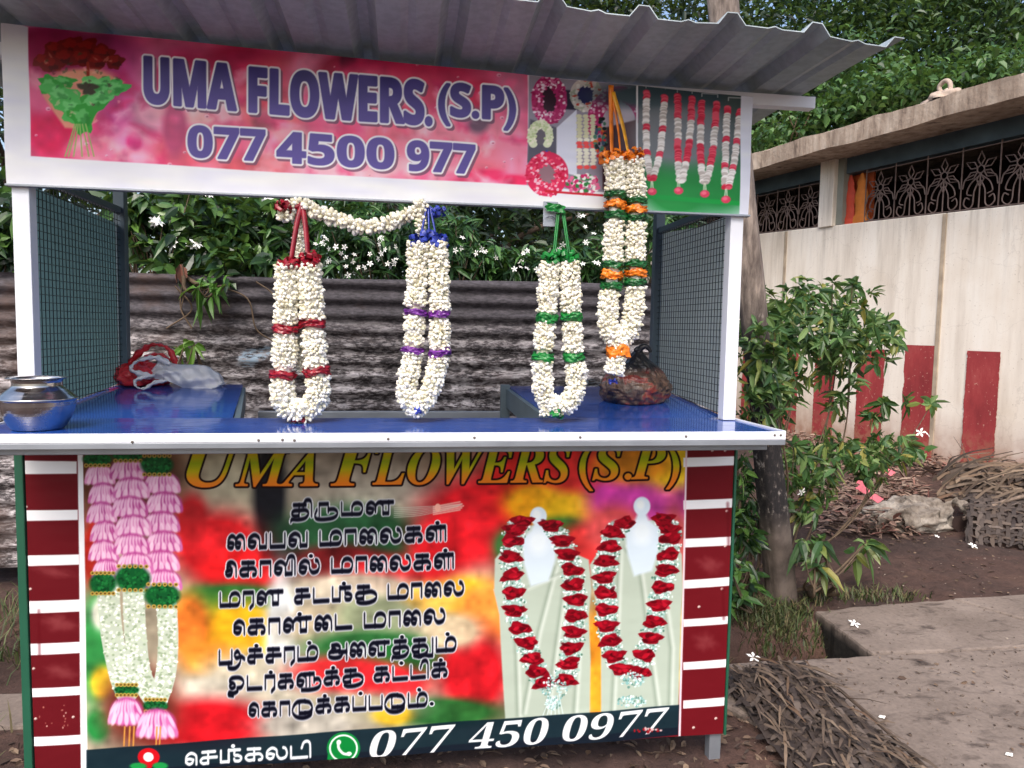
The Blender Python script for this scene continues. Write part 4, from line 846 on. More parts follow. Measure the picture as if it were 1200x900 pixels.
for x, y in ((31, 594), (36, 690), (40, 783), (42, 842), (86, 840), (852, 599), (850, 640), (819, 711), (846, 690), (839, 842), (813, 853), (835, 528), (850, 528)): pr.ell(x, y, 1.6, 1.6, (226, 206, 198), .5); pr.ell(x+.8, y+1.2, 1.2, .8, (70, 20, 24), .6, alpha=.6)
pr.speck(65, 838, 22, 16, 14, [(176, 110, 100), (206, 160, 150)], .9, 5)
for x, y, rx, ry in ((62, 668, 26, 6), (70, 728, 22, 12), (72, 785, 20, 10), (832, 660, 14, 12), (826, 750, 12, 14)): [pr.rag(x+q*4-6, y+(q % 2)*4, rx*.7, ry*.6, (164, 96, 96), q+int(x), .2, .4, 5, .16) for q in range(4)]
for x, y0, y1 in ((46, 715, 768), (853, 590, 640), (847, 690, 725)): pr.stroke([(x, y0), (x+1, y1)], 3, (96, 18, 28), .5, soft=3)
# hanging lotus garland on the left of the print
PK = [(206, 120, 176), (226, 160, 200), (190, 92, 156), (240, 206, 226)]
def lotus(x, y, w, h, sd):
    g = random.Random(sd); pr.ell(x, y, w*.5, h*.56, (186, 84, 150), .25)
    for k in range(9):
        u = (k-4)/4.4; q = x+u*w*.44; pr.ell(q, y+h*(.02+.10*abs(u)), w*.115, h*.52*(1-.18*abs(u)), PK[g.randrange(3)], .3, -u*.5)
        pr.ell(q-1, y-h*.12, w*.05, h*.30, (244, 216, 232), .6, -u*.5, .75)
    for k in range(5): u = (k-2)/2.2; pr.ell(x+u*w*.42, y+h*.30, w*.07, h*.26, (250, 226, 238), .5, -u*.4, .7)
def greenband(x, y, w, h, sd):
    pr.ell(x, y, w*.55, h*.55, (24, 92, 50), .3); pr.speck(x, y, w*.5, h*.45, 60, [(18, 70, 38), (40, 126, 66), (30, 104, 54)], 1.6, sd)
    for e in (-1, 1):
        for k in range(6): q = x+(k-2.5)/2.9*w*.5; pr.ell(q, y+e*h*.5, 2.6, 2.4, (186, 160, 84), .3); pr.ell(q, y+e*h*.5, 1.2, 1.1, (92, 70, 30), .4)
def whitestrand(path, r, sd):
    P = crom(path, 12); g = random.Random(sd)
    pr.stroke(P, 2*r, (196, 206, 190)); 
    for (x, y) in P:
        for _ in range(9): a = g.uniform(-1, 1); pr.ell(x+a*r*.95, y+g.uniform(-3, 3), 1.7, 1.4, g.choice([(244, 248, 238), (228, 236, 222), (200, 212, 190), (160, 176, 150)]), .4)
whitestrand([(126, 690), (130, 740), (140, 790), (148, 812)], 13, 1); whitestrand([(156, 690), (158, 740), (164, 790), (178, 815)], 13, 2); whitestrand([(195, 706), (197, 750), (194, 790), (184, 822)], 12, 3)
for j, (x0, ya, yb, w, n) in enumerate(((118, 556, 668, 32, 6), (191, 566, 680, 40, 6), (151, 550, 660, 40, 6))):
    for i in range(n): lotus(x0+(i*1.0 if j != 1 else i*-.2)+(2 if i % 2 else -1), ya+(yb-ya)*i/(n-1), w, 23, 10*j+i)
greenband(114, 538, 30, 15, 1); greenband(150, 534, 34, 12, 2); greenband(184, 545, 34, 22, 3); greenband(120, 684, 28, 24, 4); greenband(155, 678, 38, 28, 5); greenband(190, 698, 38, 26, 6)
greenband(148, 809, 26, 12, 7); greenband(182, 827, 26, 14, 8); lotus(148, 834, 38, 30, 77); lotus(184, 848, 44, 32, 78)
for x in (146, 152, 157, 184, 188): pr.stroke([(x, 852), (x-1, 874)], 1.8, (206, 150, 80))
# two draped stands wearing red rose garlands
ROBE = (184, 196, 183)
def robe(pts, folds):
    pr.poly(pts, ROBE, 2); 
    for f in folds: pr.stroke(f, 3.5, (146, 160, 146), .65, soft=4); pr.stroke([(x+4, y) for x, y in f], 3, (222, 230, 222), .7, soft=4)
robe([(579, 690), (580, 655), (592, 640), (602, 622), (614, 616), (648, 616), (660, 632), (672, 648), (690, 656), (693, 690), (690, 720), (692, 772), (691, 836), (592, 842), (588, 780), (585, 720), (578, 690)], [[(650, 665), (630, 740), (612, 835)], [(660, 690), (650, 760), (640, 835)], [(600, 700), (604, 770), (606, 838)], [(672, 700), (676, 770), (672, 834)], [(615, 690), (660, 672)]])
robe([(691, 662), (700, 648), (714, 628), (730, 614), (776, 608), (788, 630), (799, 650), (800, 690), (798, 720), (795, 833), (704, 838), (704, 760), (697, 700)], [[(742, 625), (752, 690), (770, 830)], [(725, 640), (722, 720), (716, 835)], [(776, 690), (786, 760), (784, 832)], [(730, 640), (752, 668)]])
for x, y in ((631, 605), (752, 593)):
    pr.poly([(x-5, y+8), (x+5, y+8), (x+8, y+17), (x+21, y+26), (x+20, y+52), (x+12, y+76), (x-9, y+82), (x-17, y+56), (x-20, y+27), (x-8, y+17)], (212, 226, 236), 4); pr.ell(x, y, 10, 11, (216, 230, 240), .2); pr.ell(x-2, y-2, 5, 6, (236, 244, 250), .8); pr.ell(x, y+30, 12, 14, (230, 240, 246), .9)
zz = lambda L: [(540+x*.378, 560+y*.378) for x, y in L]
G1 = [zz([(190, 135), (165, 162), (160, 195), (155, 245), (158, 300), (163, 355), (165, 410), (182, 465), (203, 510), (222, 560), (235, 600), (258, 635)]), zz([(280, 148), (315, 195), (330, 237), (345, 285), (350, 332), (357, 378), (355, 427), (350, 477), (343, 527), (335, 575), (325, 627)])]
G2 = [zz([(505, 140), (470, 168), (460, 212), (450, 258), (445, 308), (447, 357), (450, 408), (452, 458), (463, 505), (475, 552), (497, 592)]), zz([(628, 128), (645, 155), (650, 187), (643, 238), (637, 287), (625, 339), (615, 395), (600, 447), (590, 497), (570, 550), (555, 605)])]
sd = 0
for G in (G1, G2):
    for side in G: pr.stroke(crom(side, 5)[3:], 20, (158, 184, 176), .85, soft=3)
    for side in G:
        for i in range(len(side)-1):
            mx, my = (side[i][0]+side[i+1][0])/2, (side[i][1]+side[i+1][1])/2
            pr.speck(mx, my, 14.5, 7.5, 64, [(240, 248, 248), (222, 236, 234), (160, 198, 190), (96, 134, 118)], 1.2, sd); sd += 1
        for (x, y) in side:
            g = random.Random(sd); sd += 1
            th = np.linspace(0, 2*PI, 18, endpoint=False); ph = g.uniform(0, 6); an = g.uniform(-.3, .2)
            rr_ = [1+.16*math.sin(3*q+ph)+.12*math.sin(5*q-ph) for q in th]; pts = [(x+13.5*r_*math.cos(q)*math.cos(an)-7.2*r_*math.sin(q)*math.sin(an), y+13.5*r_*math.cos(q)*math.sin(an)+7.2*r_*math.sin(q)*math.cos(an)) for q, r_ in zip(th, rr_)]
            pr.poly(pts, (136, 14, 34), 1.2)
            for _ in range(9):
                qx, qy = x+g.uniform(-9, 9), y+g.uniform(-4.5, 4); pr.ell(qx, qy, g.uniform(2, 5.5), g.uniform(1.2, 2.6), g.choice([(176, 24, 46), (196, 36, 58), (104, 8, 24), (158, 18, 40), (88, 6, 20)]), .5, g.uniform(-.8, .8), .8)
            pr.stroke(crom([(x-10, y+2), (x-3, y+5), (x+6, y+4), (x+11, y)], 4), 1.1, (84, 6, 20), .7)
for x, y, rx, ry in ((650, 806, 15, 14), (648, 824, 9, 8), (741, 797, 14, 9), (741, 822, 18, 7)): pr.speck(x, y, rx, ry, 90, [(232, 244, 244), (196, 222, 222), (140, 186, 184), (110, 150, 140)], 1.2, sd); sd += 1
for k in range(6): pr.stroke([(650+(k-2.5)*2, 815), (648+(k-2.5)*5, 840)], 1, (220, 236, 236), .8)
# folded-hands mark beside the first word
for k in range(6): pr.stroke(crom([(462, 606-k*2.2), (490, 604-k*2.0), (512, 600-k*1.4), (536+k*1.2, 594-k*.6)], 5), .9, (196, 200, 188), .75)
for k in range(5): pr.stroke([(508, 594+k*2.2), (543-abs(k-2)*2, 588.5+k*2.3)], 1.9, (236, 190, 178), .8)
pr.ell(513, 595, 3.4, 4.8, (240, 186, 170), .3)
# dark footer band
pr.poly([(101, 879), (796.5, 826.5), (795, 862), (60, 930), (101, 906)], (18, 40, 52), 1.2, .90)
# Tamil wording
INK = (16, 18, 34); HALO = (226, 228, 236)
tl = lambda s: [TOK.get(q, q) for q in s.split()]; TOK = {'_': ' '}
LINES = [("tha iattach ru ma nna", 342, 605, 461, 601, 14.5), ("ai va pa va _ ma aa ai la ka lla dot", 267, 643, 522, 632, 16),
 ("ee ka aa va iattach la dot _ ma aa ai la ka lla dot", 265, 675, 531, 664.5, 16), ("ma ra nna _ sa ta nga dot ku _ ma aa ai la", 258, 710, 543, 696.5, 15.5),
 ("e ka aa nna dot ai ta _ ma aa ai la", 274, 743, 521, 729.5, 16), ("poo sa dot sa ra ma dot _ a ai na tha dot thu ma dot", 257, 778, 534, 762, 15.5),
 ("oo ta ra dot ka lu ka dot ku _ ka ta dot ta iattach ka dot", 268, 809, 524, 792, 15), ("e ka aa du ka dot ka pa dot pa du ma dot .", 292, 839, 508, 826, 15)]
for s, x0, y0, x1, y1, h in LINES: tamil_line(pr, tl(s), x0, y0, x1, y1, h, INK, HALO)
tamil_line(pr, tl("e sa nga dot ka la ta iattach"), 218, 896, 364, 886.5, 14.5, (236, 240, 244), None, nib=(.17, .28))
# title and number
GOLD = np.array([(226, 186, 40), (206, 186, 34), (160, 176, 26), (196, 184, 30), (224, 150, 44), (230, 132, 46)], float)
def gold(u, v):
    t = np.clip((v-524+.012*(u-300))/46, 0, 1)*5; i = np.clip(t.astype(int), 0, 4); f = (t-i)[..., None]; return GOLD[i]*(1-f)+GOLD[i+1]*f
for tx, q in (("U", (219, 516, 283, 515, 283, 571, 219, 571)), ("MA", (276, 527, 372, 526.5, 372, 570, 276, 570.5)), ("F", (388, 516, 446, 516, 446, 568.5, 388, 569)), ("LOWERS", (437, 525, 669, 522.5, 669, 565.5, 437, 568.5)), ("(S.P)", (679, 523, 796, 521, 796, 573, 679, 575))):
    ink_text(pr, serif_it(tx), quad(q), [(2.8, (30, 8, 10), (0, 0), 1), (.5, gold, (0, 0), 1)])
for tx, q in (("077", (433, 857, 534, 849, 534, 880.5, 433, 889)), ("450", (549, 848, 643, 840, 643, 871, 549, 879)), ("0977", (659, 839, 785, 829, 785, 859, 659, 869.5))):
    ink_text(pr, serif_it(tx), quad(q), [(-.1, (240, 242, 244), (0, 0), 1)], shear=.22)
# green chat badge with a handset, and a map pin
pr.poly([(384, 884), (394, 894), (383, 897)], (24, 140, 70)); pr.ell(402.5, 877, 19.5, 18.8, (24, 140, 70), .06); pr.ell(402.5, 877, 16.8, 16.2, (236, 244, 240), .06); pr.ell(402.5, 877, 14.8, 14.2, (22, 136, 66), .06)
pr.stroke(crom([(396.5, 870), (397, 877), (402, 883), (409, 884.5)], 8), 3.0, (240, 246, 242)); pr.ell(397, 870, 2.6, 2.9, (240, 246, 242), .2); pr.ell(409, 883.5, 3.0, 2.4, (240, 246, 242), .2)
pr.poly([(161.5, 887), (187, 886), (174.5, 904)], (190, 26, 38)); pr.ell(174.3, 887, 13, 10.5, (196, 28, 40), .1); pr.ell(174, 887, 6, 5.4, (240, 240, 240), .1); pr.ell(162, 898, 10, 4, (40, 150, 80), .4); pr.ell(188, 897, 9, 4, (40, 150, 80), .4)
# scuffed lower right corner of the footer
pr.speck(758, 856, 24, 2.5, 16, [(150, 30, 40), (210, 180, 180)], 1.6, 9)
panel = pr.mesh('front_panel', M_print, stall, 1.0, lambda X, Z: .0025*np.sin(9*X+3*Z)*np.sin(5*Z+X)-.0015*np.cos(21*X))
del pr
mb = MB(); mb.box2((-.968, -.006, .05), (-.9475, .010, .962)); o = mb.build('edge_strip', M_green, panel); bevel(o, .002)
mb = MB(); mb.box2((.9555, -.004, .055), (.963, .010, .962)); o = mb.build('edge_strip', M_green, panel); bevel(o, .002)
mb = MB(); mb.box2((-.944, .005, .058), (.954, .011, .962)); mb.build('backing_board', mat_plain('board_back', rgb(120, 120, 120), .8, .1, 3), panel)
# ---------------------------------------------------------------- the pink sign above
pr = Print(-.963, .964, 1.588, 1.969, .00165, Y=-.004)
pr.c[:] = (224, 226, 236)
pr.poly([(33, 32), (330, 58), (618, 86), (618.5, 217), (330, 202), (36, 183)], (222, 104, 142))
for x, y, rx, ry, c in [(60, 60, 40, 30, (150, 34, 86)), (60, 150, 26, 30, (200, 24, 84)), (120, 60, 30, 20, (126, 40, 84)), (150, 110, 30, 50, (190, 70, 140)), (160, 168, 28, 22, (236, 150, 190)), (158, 166, 8, 10, (206, 60, 130)), (200, 100, 40, 40, (210, 120, 160)), (175, 132, 14, 20, (120, 60, 90)), (190, 130, 30, 20, (230, 170, 190)),
 (215, 90, 30, 26, (176, 40, 90)), (250, 110, 30, 30, (226, 150, 170)), (280, 70, 30, 14, (190, 40, 80)), (300, 80, 60, 20, (176, 44, 90)), (225, 175, 40, 18, (232, 110, 130)), (235, 130, 40, 14, (240, 190, 190)), (320, 130, 30, 20, (226, 120, 120)), (310, 140, 12, 16, (130, 80, 90)), (340, 170, 40, 20, (240, 170, 180)), (300, 195, 40, 10, (206, 100, 110)), (330, 100, 40, 30, (216, 90, 110)),
 (370, 90, 30, 30, (226, 140, 170)), (400, 84, 24, 18, (150, 40, 70)), (408, 74, 8, 16, (60, 26, 50)), (520, 92, 8, 14, (60, 26, 50)), (440, 85, 40, 16, (190, 40, 90)), (500, 85, 50, 14, (200, 50, 96)), (430, 120, 40, 30, (236, 150, 170)), (480, 120, 40, 30, (220, 90, 120)), (385, 200, 40, 16, (240, 180, 196)), (440, 195, 60, 16, (246, 190, 200)), (470, 165, 60, 16, (236, 130, 150)), (520, 150, 40, 20, (230, 140, 160)),
 (560, 165, 40, 30, (238, 150, 170)), (572, 190, 24, 22, (236, 130, 150)), (575, 208, 30, 8, (226, 60, 110)), (605, 180, 16, 30, (240, 150, 176)), (600, 110, 16, 30, (200, 120, 150)), (560, 140, 12, 14, (110, 90, 110)), (602, 212, 16, 6, (220, 50, 100)), (560, 110, 20, 14, (206, 50, 90)), (50, 110, 20, 20, (220, 110, 150)), (110, 175, 26, 14, (240, 180, 190)), (205, 150, 12, 30, (190, 90, 130))]: pr.blob(x, y, rx, ry, c, .9)
g = random.Random(15)
for k in range(110):
    x = g.uniform(40, 612); y = 60+.075*x+g.uniform(0, 120); pr.rag(x, y, g.uniform(5, 20), g.uniform(4, 12), g.choice([(244, 176, 198), (252, 212, 222), (206, 44, 108), (236, 100, 144), (170, 30, 88), (246, 190, 200), (222, 70, 120), (255, 226, 232)]), k, g.uniform(-1, 1), .25, 7, g.uniform(.25, .6))
g = random.Random(5)
for k in range(44): x, y = 0, 0; x = g.uniform(40, 610); y = g.uniform(60, 205); r = g.uniform(.8, 2.4); pr.ell(x, y, r*1.3, r, (246, 214, 226), .5, alpha=.6); pr.ell(x+.5, y+.6, r*.7, r*.4, (140, 50, 80), .6, alpha=.6)
pr.grain(.05, 12, 12, 2)
for q in ([(0, 20), (33, 32), (36, 183), (36, 230), (0, 230)], [(0, 183), (36, 183), (330, 202), (618.5, 217), (748.5, 230), (880, 240.5), (880, 262), (0, 240)]): pr.poly(q, (226, 228, 238), 1.2)
# bouquet
pr.poly([(58, 92), (128, 88), (146, 96), (140, 108), (118, 118), (112, 142), (100, 152), (76, 150), (62, 130), (50, 112)], (214, 150, 130), 3)
for x, y, r in ((52, 72, 12), (66, 58, 13), (84, 54, 14), (102, 56, 14), (120, 62, 13), (134, 72, 11), (76, 68, 14), (96, 68, 14), (114, 72, 12), (60, 76, 12)):
    pr.rag(x, y, r, r*.8, (116, 18, 16), int(x*7)); pr.rag(x-2, y-3, r*.6, r*.4, (150, 34, 26), int(x*5), alpha=.7); pr.rag(x+3, y+3, r*.5, r*.3, (80, 8, 10), int(x*3), alpha=.8); pr.rag(x+1, y-1, r*.3, r*.2, (140, 20, 20), int(x*9))
pr.ell(98, 90, 34, 9, (226, 162, 136), .6); pr.stroke([(103, 74), (104, 96)], 3.5, (150, 50, 34))
for x, y, rx, ry, a in ((60, 100, 14, 9, .3), (72, 112, 20, 12, .4), (86, 128, 18, 14, .2), (108, 122, 18, 12, -.6), (118, 112, 16, 10, -.3), (136, 103, 13, 9, -.2), (112, 100, 16, 10, -.1), (98, 138, 14, 16, .1), (76, 96, 12, 6, .2)):
    pr.rag(x, y, rx*1.1, ry*1.1, g.choice([(84, 178, 92), (50, 156, 58), (110, 196, 116)]), int(x*3+y), a, .3); pr.rag(x-2, y-2, rx*.55, ry*.5, (140, 212, 142), int(x+y), a, .3, 2, .6); pr.rag(x+3, y+3, rx*.4, ry*.4, (30, 116, 44), int(x*2+y), a, .3, 2, .5)
pr.rag(104, 104, 11, 7, (64, 60, 40), 5, .2, .3, 2)
for k in range(46): x, y = g.uniform(52, 140), g.uniform(60, 145); pr.rag(x, y, g.uniform(1.5, 4), g.uniform(.8, 2), g.choice([(60, 20, 24), (240, 200, 180), (36, 90, 46), (230, 170, 150)]), k, g.uniform(-1, 1), .3, 1, .45)
for a, b in ((90, 80), (92, 86), (94, 96), (97, 104), (101, 110), (88, 76)): pr.stroke([(a, 146), (b, 183)], 1.6, (150, 176, 110))
# collage of wreaths
pr.poly([(620, 88), (746, 100), (748, 229), (617.5, 217)], (150, 146, 160)); 
pr.poly([(660, 105), (712, 108), (706, 130), (660, 128)], (44, 40, 60), 2); pr.poly([(621, 140), (652, 150), (652, 196), (618, 190)], (96, 96, 110), 2)
pr.poly([(652, 150), (676, 128), (676, 206), (652, 200)], (214, 218, 232), 1.5); pr.poly([(700, 108), (744, 112), (744, 150), (706, 160)], (196, 190, 204), 2); pr.poly([(706, 150), (746, 140), (746, 226), (706, 222)], (86, 60, 66), 2)
def wreath(x, y, rx, ry, wd, cols, hole=None, n=150, sd=1, a0=0, a1=2*PI, r=1.9):
    q = random.Random(sd); th = np.linspace(a0, a1, 40); pr.stroke([(x+rx*math.cos(t), y+ry*math.sin(t)) for t in th], wd*2, cols[0])
    if hole: pr.ell(x, y, rx-wd*.8, ry-wd*.8, hole, .15)
    for _ in range(n):
        t = q.uniform(a0, a1); k = q.uniform(-1, 1)*wd; pr.ell(x+(rx+k)*math.cos(t), y+(ry+k)*math.sin(t), r*q.uniform(.6, 1.2), r*q.uniform(.5, 1), q.choice(cols), .4)
PKW = [(176, 48, 110), (224, 190, 210), (150, 30, 86), (206, 110, 156), (240, 226, 236)]
wreath(643.5, 117, 14, 22, 7, PKW, (60, 34, 50), 190, 1)
wreath(687, 111, 14, 15, 5, [(206, 200, 196), (226, 224, 220), (190, 70, 50), (170, 176, 160)], (30, 28, 84), 110, 2)
wreath(633, 160, 10, 14, 5, [(216, 224, 196), (236, 240, 216), (190, 206, 160)], (110, 106, 116), 120, 3, PI*.8, PI*2.2, 1.6)
pr.speck(640, 180, 5, 6, 14, [(50, 60, 150), (70, 80, 170)], 1.4, 4)
wreath(641, 204, 17, 18, 8, [(206, 50, 96), (226, 90, 120), (240, 190, 206), (190, 26, 70)], (150, 120, 130), 220, 5)
wreath(726, 150, 30, 40, 9, PKW, None, 150, 6, PI*1.0, PI*1.9)
for i, x in enumerate((679, 687, 695)):
    for k in range(16): pr.ell(x+(k % 2)-.5, 136+k*4, 3.6, 2.3, ((206, 206, 176), (186, 190, 160), (224, 90, 90), (226, 226, 210))[0 if k < 7 else (2 if k in (8, 9, 15) else 3)], .4)
pr.speck(704, 165, 7, 30, 60, [(190, 60, 60), (80, 130, 110), (60, 90, 110), (200, 120, 60), (30, 40, 40)], 2.2, 7)
pr.speck(684, 216, 20, 11, 130, [(196, 50, 110), (240, 240, 236), (50, 130, 70), (220, 120, 160)], 2.1, 8); pr.stroke([(640, 224), (706, 229)], 2.5, (190, 36, 56))
# rack of hanging garlands
w = [(748, 99), (870, 113), (867, 240), (748.5, 230)]
pr.poly(w, (112, 116, 122)); pr.blob(800, 112, 90, 14, (60, 78, 86)); pr.blob(795, 218, 40, 34, (46, 140, 74)); pr.blob(845, 205, 40, 40, (42, 132, 72)); pr.blob(860, 150, 14, 40, (70, 84, 84)); pr.blob(800, 160, 50, 30, (122, 128, 134)); pr.poly([(748, 226), (868, 236), (868, 241), (748, 232)], (34, 150, 74), 1.5)
z4 = lambda L: [(600+x/4, 60+y/4) for x, y in L]
def vgar(a, b, pend, bands, hook):
    pr.stroke(z4([(hook[0], hook[2]+14), (hook[0], hook[2]), (hook[1], hook[2]+4), (hook[1], hook[2]+18)]), 1, (214, 216, 220), .8)
    for S in (a, b):
        P = crom(z4(S), 26); L = len(P); q = random.Random(int(P[0][0]))
        for i, (x, y) in enumerate(P):
            f = i/L; pink = any(lo <= f <= hi for lo, hi in bands)
            pr.ell(x+q.uniform(-.8, .8), y, 3.9, 2.3, q.choice([(204, 66, 92), (216, 96, 116), (190, 50, 76)]) if pink else q.choice([(214, 212, 210), (232, 230, 228), (186, 180, 176)]), .35)
    x, y = z4([pend])[0]
    for d in (-2, 0, 2): pr.stroke([(x+d*.4, y-12), (x+d, y)], .8, (226, 226, 210))
    pr.ell(x, y, 5.5, 4.4, (206, 76, 104), .3); pr.ell(x-1, y-1, 3, 2, (226, 116, 140), .6)
vgar([(630, 190), (630, 330), (636, 470), (652, 600)], [(715, 210), (708, 340), (695, 480), (662, 600)], (657, 658), [(0, .08), (.36, .42), (.64, .70), (.94, 1)], (628, 720, 158))
vgar([(777, 205), (778, 330), (780, 470), (788, 610)], [(846, 215), (838, 340), (826, 470), (800, 610)], (783, 653), [(0, .3), (.52, .78)], (776, 846, 178))
vgar([(890, 235), (885, 360), (884, 490), (898, 615)], [(962, 240), (950, 370), (935, 500), (912, 615)], (905, 668), [(0, .3), (.52, .76)], (892, 966, 196))
vgar([(1012, 262), (1004, 390), (998, 520), (998, 640)], [(1070, 275), (1056, 400), (1038, 530), (1012, 640)], (1003, 695), [(0, .08), (.36, .42), (.68, .74), (.95, 1)], (1016, 1085, 216))
# name and number
def violet(u, v): t = np.clip((v-62-.07*(u-166))/60, 0, 1)[..., None]; n = (.5+.5*np.sin(u*.09+v*.05)*np.sin(u*.031-v*.07))[..., None]; return np.array([58, 50, 108])*(1-t)*(.4+.6*n)+np.array([104, 94, 158])*(1-(1-t)*(.4+.6*n))  # dark reflection over the letter tops is put into the ink colour
for tx, q, gw in (("UMA", (170, 67, 276, 77, 276, 129.5, 170, 120), 2.2), ("FLOWERS.", (293, 78.5, 505, 95.5, 505, 147, 293, 131), 2.2), ("(S.P)", (515, 96.5, 603, 104, 603, 152.5, 515, 146), 2.0),
                  ("077", (221, 147, 310, 152.5, 310, 188.5, 221, 183.5), 1.5), ("4500", (325, 154, 461, 163, 461, 198, 325, 190), 1.5), ("977", (478, 165, 556, 170.5, 556, 204, 478, 199), 1.5)):
    ink_text(pr, bold(tx), quad(q), [(gw+1.8, (116, 90, 110), (2.6, 3.0), .8), (gw+2.0, (232, 232, 242), (0, 0), 1), (gw-.2, violet, (0, 0), 1)])
# white vinyl margin on the right, faint wrinkles
pr.poly([(868.5, 106), (885, 106), (885, 256), (866.5, 256)], (214, 218, 230)); pr.stroke([(746.5, 99), (748, 230)], 2, (226, 228, 236))
pr.grain(.015, 40, 10, 12)
M_sign = mat_print('sign_vinyl', .38)
sign = pr.mesh('sign_board', M_sign, stall, 1.14, lambda X, Z: -.003*np.sin(7*X)*np.sin((Z-1.588)*8)+.0022*np.sin(16*X+20*Z)-.006*np.exp(-((X+.963)/.03)**2)*np.sin((Z-1.588)*8), top=lambda X: 1.9675-.0275*(X+.95)/.95)
del pr
mb = MB(); mb.box2((-.957, .0025, 1.592), (.957, .0036, 1.91)); mb.build('backing_board', mat_plain('sign_back', rgb(150, 150, 152), .8, .1, 3), sign)
mb = MB(); mb.box2((-.965, -.0115, 1.5815), (.968, .012, 1.5872)); o = mb.build('bottom_rail', M_galv, sign); bevel(o, .0012)
settle(stall, (0, 0, -.04))

# ================================================================ GARLANDS AND THINGS ON THE STALL
M_bud = mat_isl('jasmine_bud', [rgb(230, 225, 206), rgb(243, 240, 229), rgb(248, 246, 239), rgb(238, 233, 214), rgb(214, 210, 180), rgb(245, 243, 234), rgb(206, 196, 164)], .5, .15)
BT = []
for z, r in ((0, .25), (.38, .72), (.78, .66), (1.0, .20)):
    for k in range(6): BT.append((r*math.cos(k*PI/3), r*math.sin(k*PI/3), z))
BT = np.array(BT); BF = [(i*6+j, i*6+(j+1) % 6, (i+1)*6+(j+1) % 6, (i+1)*6+j) for i in range(3) for j in range(6)]
def buds(mb, pos, d, L, W):
    n = len(pos); d = unit(d); a = unit(np.cross(d, NR.normal(size=(n, 3)))); b = np.cross(d, a)
    L = (np.broadcast_to(L, (n,))*NR.uniform(.8, 1.2, n))[:, None, None]; W = (np.broadcast_to(W, (n,))*NR.uniform(.85, 1.15, n))[:, None, None]
    V = pos[:, None]+BT[None, :, 0:1]*a[:, None]*W+BT[None, :, 1:2]*b[:, None]*W+BT[None, :, 2:3]*d[:, None]*L
    F = (np.array(BF)[None]+(np.arange(n)*24)[:, None, None]).reshape(-1, 4); mb.add(V.reshape(-1, 3), F)
    top = (np.arange(n)*24)[:, None]+np.array([[18, 19, 20, 21, 22, 23]])+mb.n-24*n; mb.f.append(top); mb.mi.append(np.zeros(n, int))
def strand(path, R, per=29, pitch=.0072, L=.0150, W=.0066, gaps=()):
    """rings of buds strung along a path, pointing outwards"""
    P = crom(path, 20); seg = np.linalg.norm(np.diff(P, axis=0), axis=1); s = np.concatenate([[0], np.cumsum(seg)]); t = np.arange(0, s[-1], pitch)
    C = np.stack([np.interp(t, s, P[:, i]) for i in range(3)], 1); T = unit(np.gradient(C, axis=0)); pos = []; d = []
    for i, (c, tt) in enumerate(zip(C, T)):
        if any(np.linalg.norm(c-q) < h for q, h in gaps): continue
        a = unit(np.cross(tt, (0, 1, .01))); b = np.cross(tt, a); r = R*(1+.055*math.sin(i*1.9)+.05*math.sin(i*.7)+rnd.gauss(0, .03)); n = max(5, int(per*r/R*.62)); th = np.arange(n)*2*PI/n+i*.5+NR.uniform(-.15, .15, n)
        u = np.cos(th)[:, None]*a+np.sin(th)[:, None]*b; dd = u+tt*NR.uniform(-.5, .1, (n, 1))+NR.normal(size=(n, 3))*.20
        pos.append(c+u*(r-L*.93)+NR.normal(size=(n, 3))*.0012); d.append(dd)
    mb = MB(); buds(mb, np.concatenate(pos), np.concatenate(d), L, W); mb.tube(C, R-L*.75, 8); return mb
def satin(name, c): return mat_plain(name, rgb(*c), .38, .28, 40, coat=.15)
M_rred = satin('red_ribbon', (140, 12, 34)); M_rblue = satin('blue_ribbon', (44, 62, 160)); M_rpurple = satin('purple_ribbon', (112, 44, 140)); M_rgreen = satin('green_ribbon', (22, 122, 50)); M_rgreen2 = satin('dark_green_ribbon', (18, 92, 40)); M_rorange = satin('orange_ribbon', (236, 124, 26)); M_ryellow = satin('amber_ribbon', (226, 160, 30))
def band(parent, c, ax, R, h, mat, name='ribbon_band', ruff=.2):
    """a gathered ribbon wound round a strand"""
    ax = unit(np.array(ax, float)); a = unit(np.cross(ax, (0, 1, .01))); b = np.cross(ax, a); n = 44; m = 9; th = np.arange(n)*2*PI/n; rows = []; ph = rnd.uniform(0, 6)
    for i in range(m):
        t = i/(m-1)-.5; prof = R*(1.06-.5*abs(t)**3)
        rows.append(c+ax*(t*h*(1+.2*np.sin(2*th+ph))+h*.14*np.sin(3*th+ph)+.0016*np.sin(11*th+i*2))[:, None]+(np.cos(th)[:, None]*a+np.sin(th)[:, None]*b)*(prof*(1+ruff*np.array([mnoise.noise(Vector((2.6*math.cos(q)+ph*7, 2.6*math.sin(q), i*.55)))*.9+mnoise.noise(Vector((6*math.cos(q), 6*math.sin(q)+ph*5, i*1.1)))*.5 for q in th])))[:, None])
    mb = MB(); mb.add(np.array(rows).reshape(-1, 3), [(i*n+j, i*n+(j+1) % n, (i+1)*n+(j+1) % n, (i+1)*n+j) for i in range(m-1) for j in range(n)])
    mb.poly(rows[0][::-1]); mb.poly(rows[-1]); return mb.build(name, mat, parent, smooth=True)
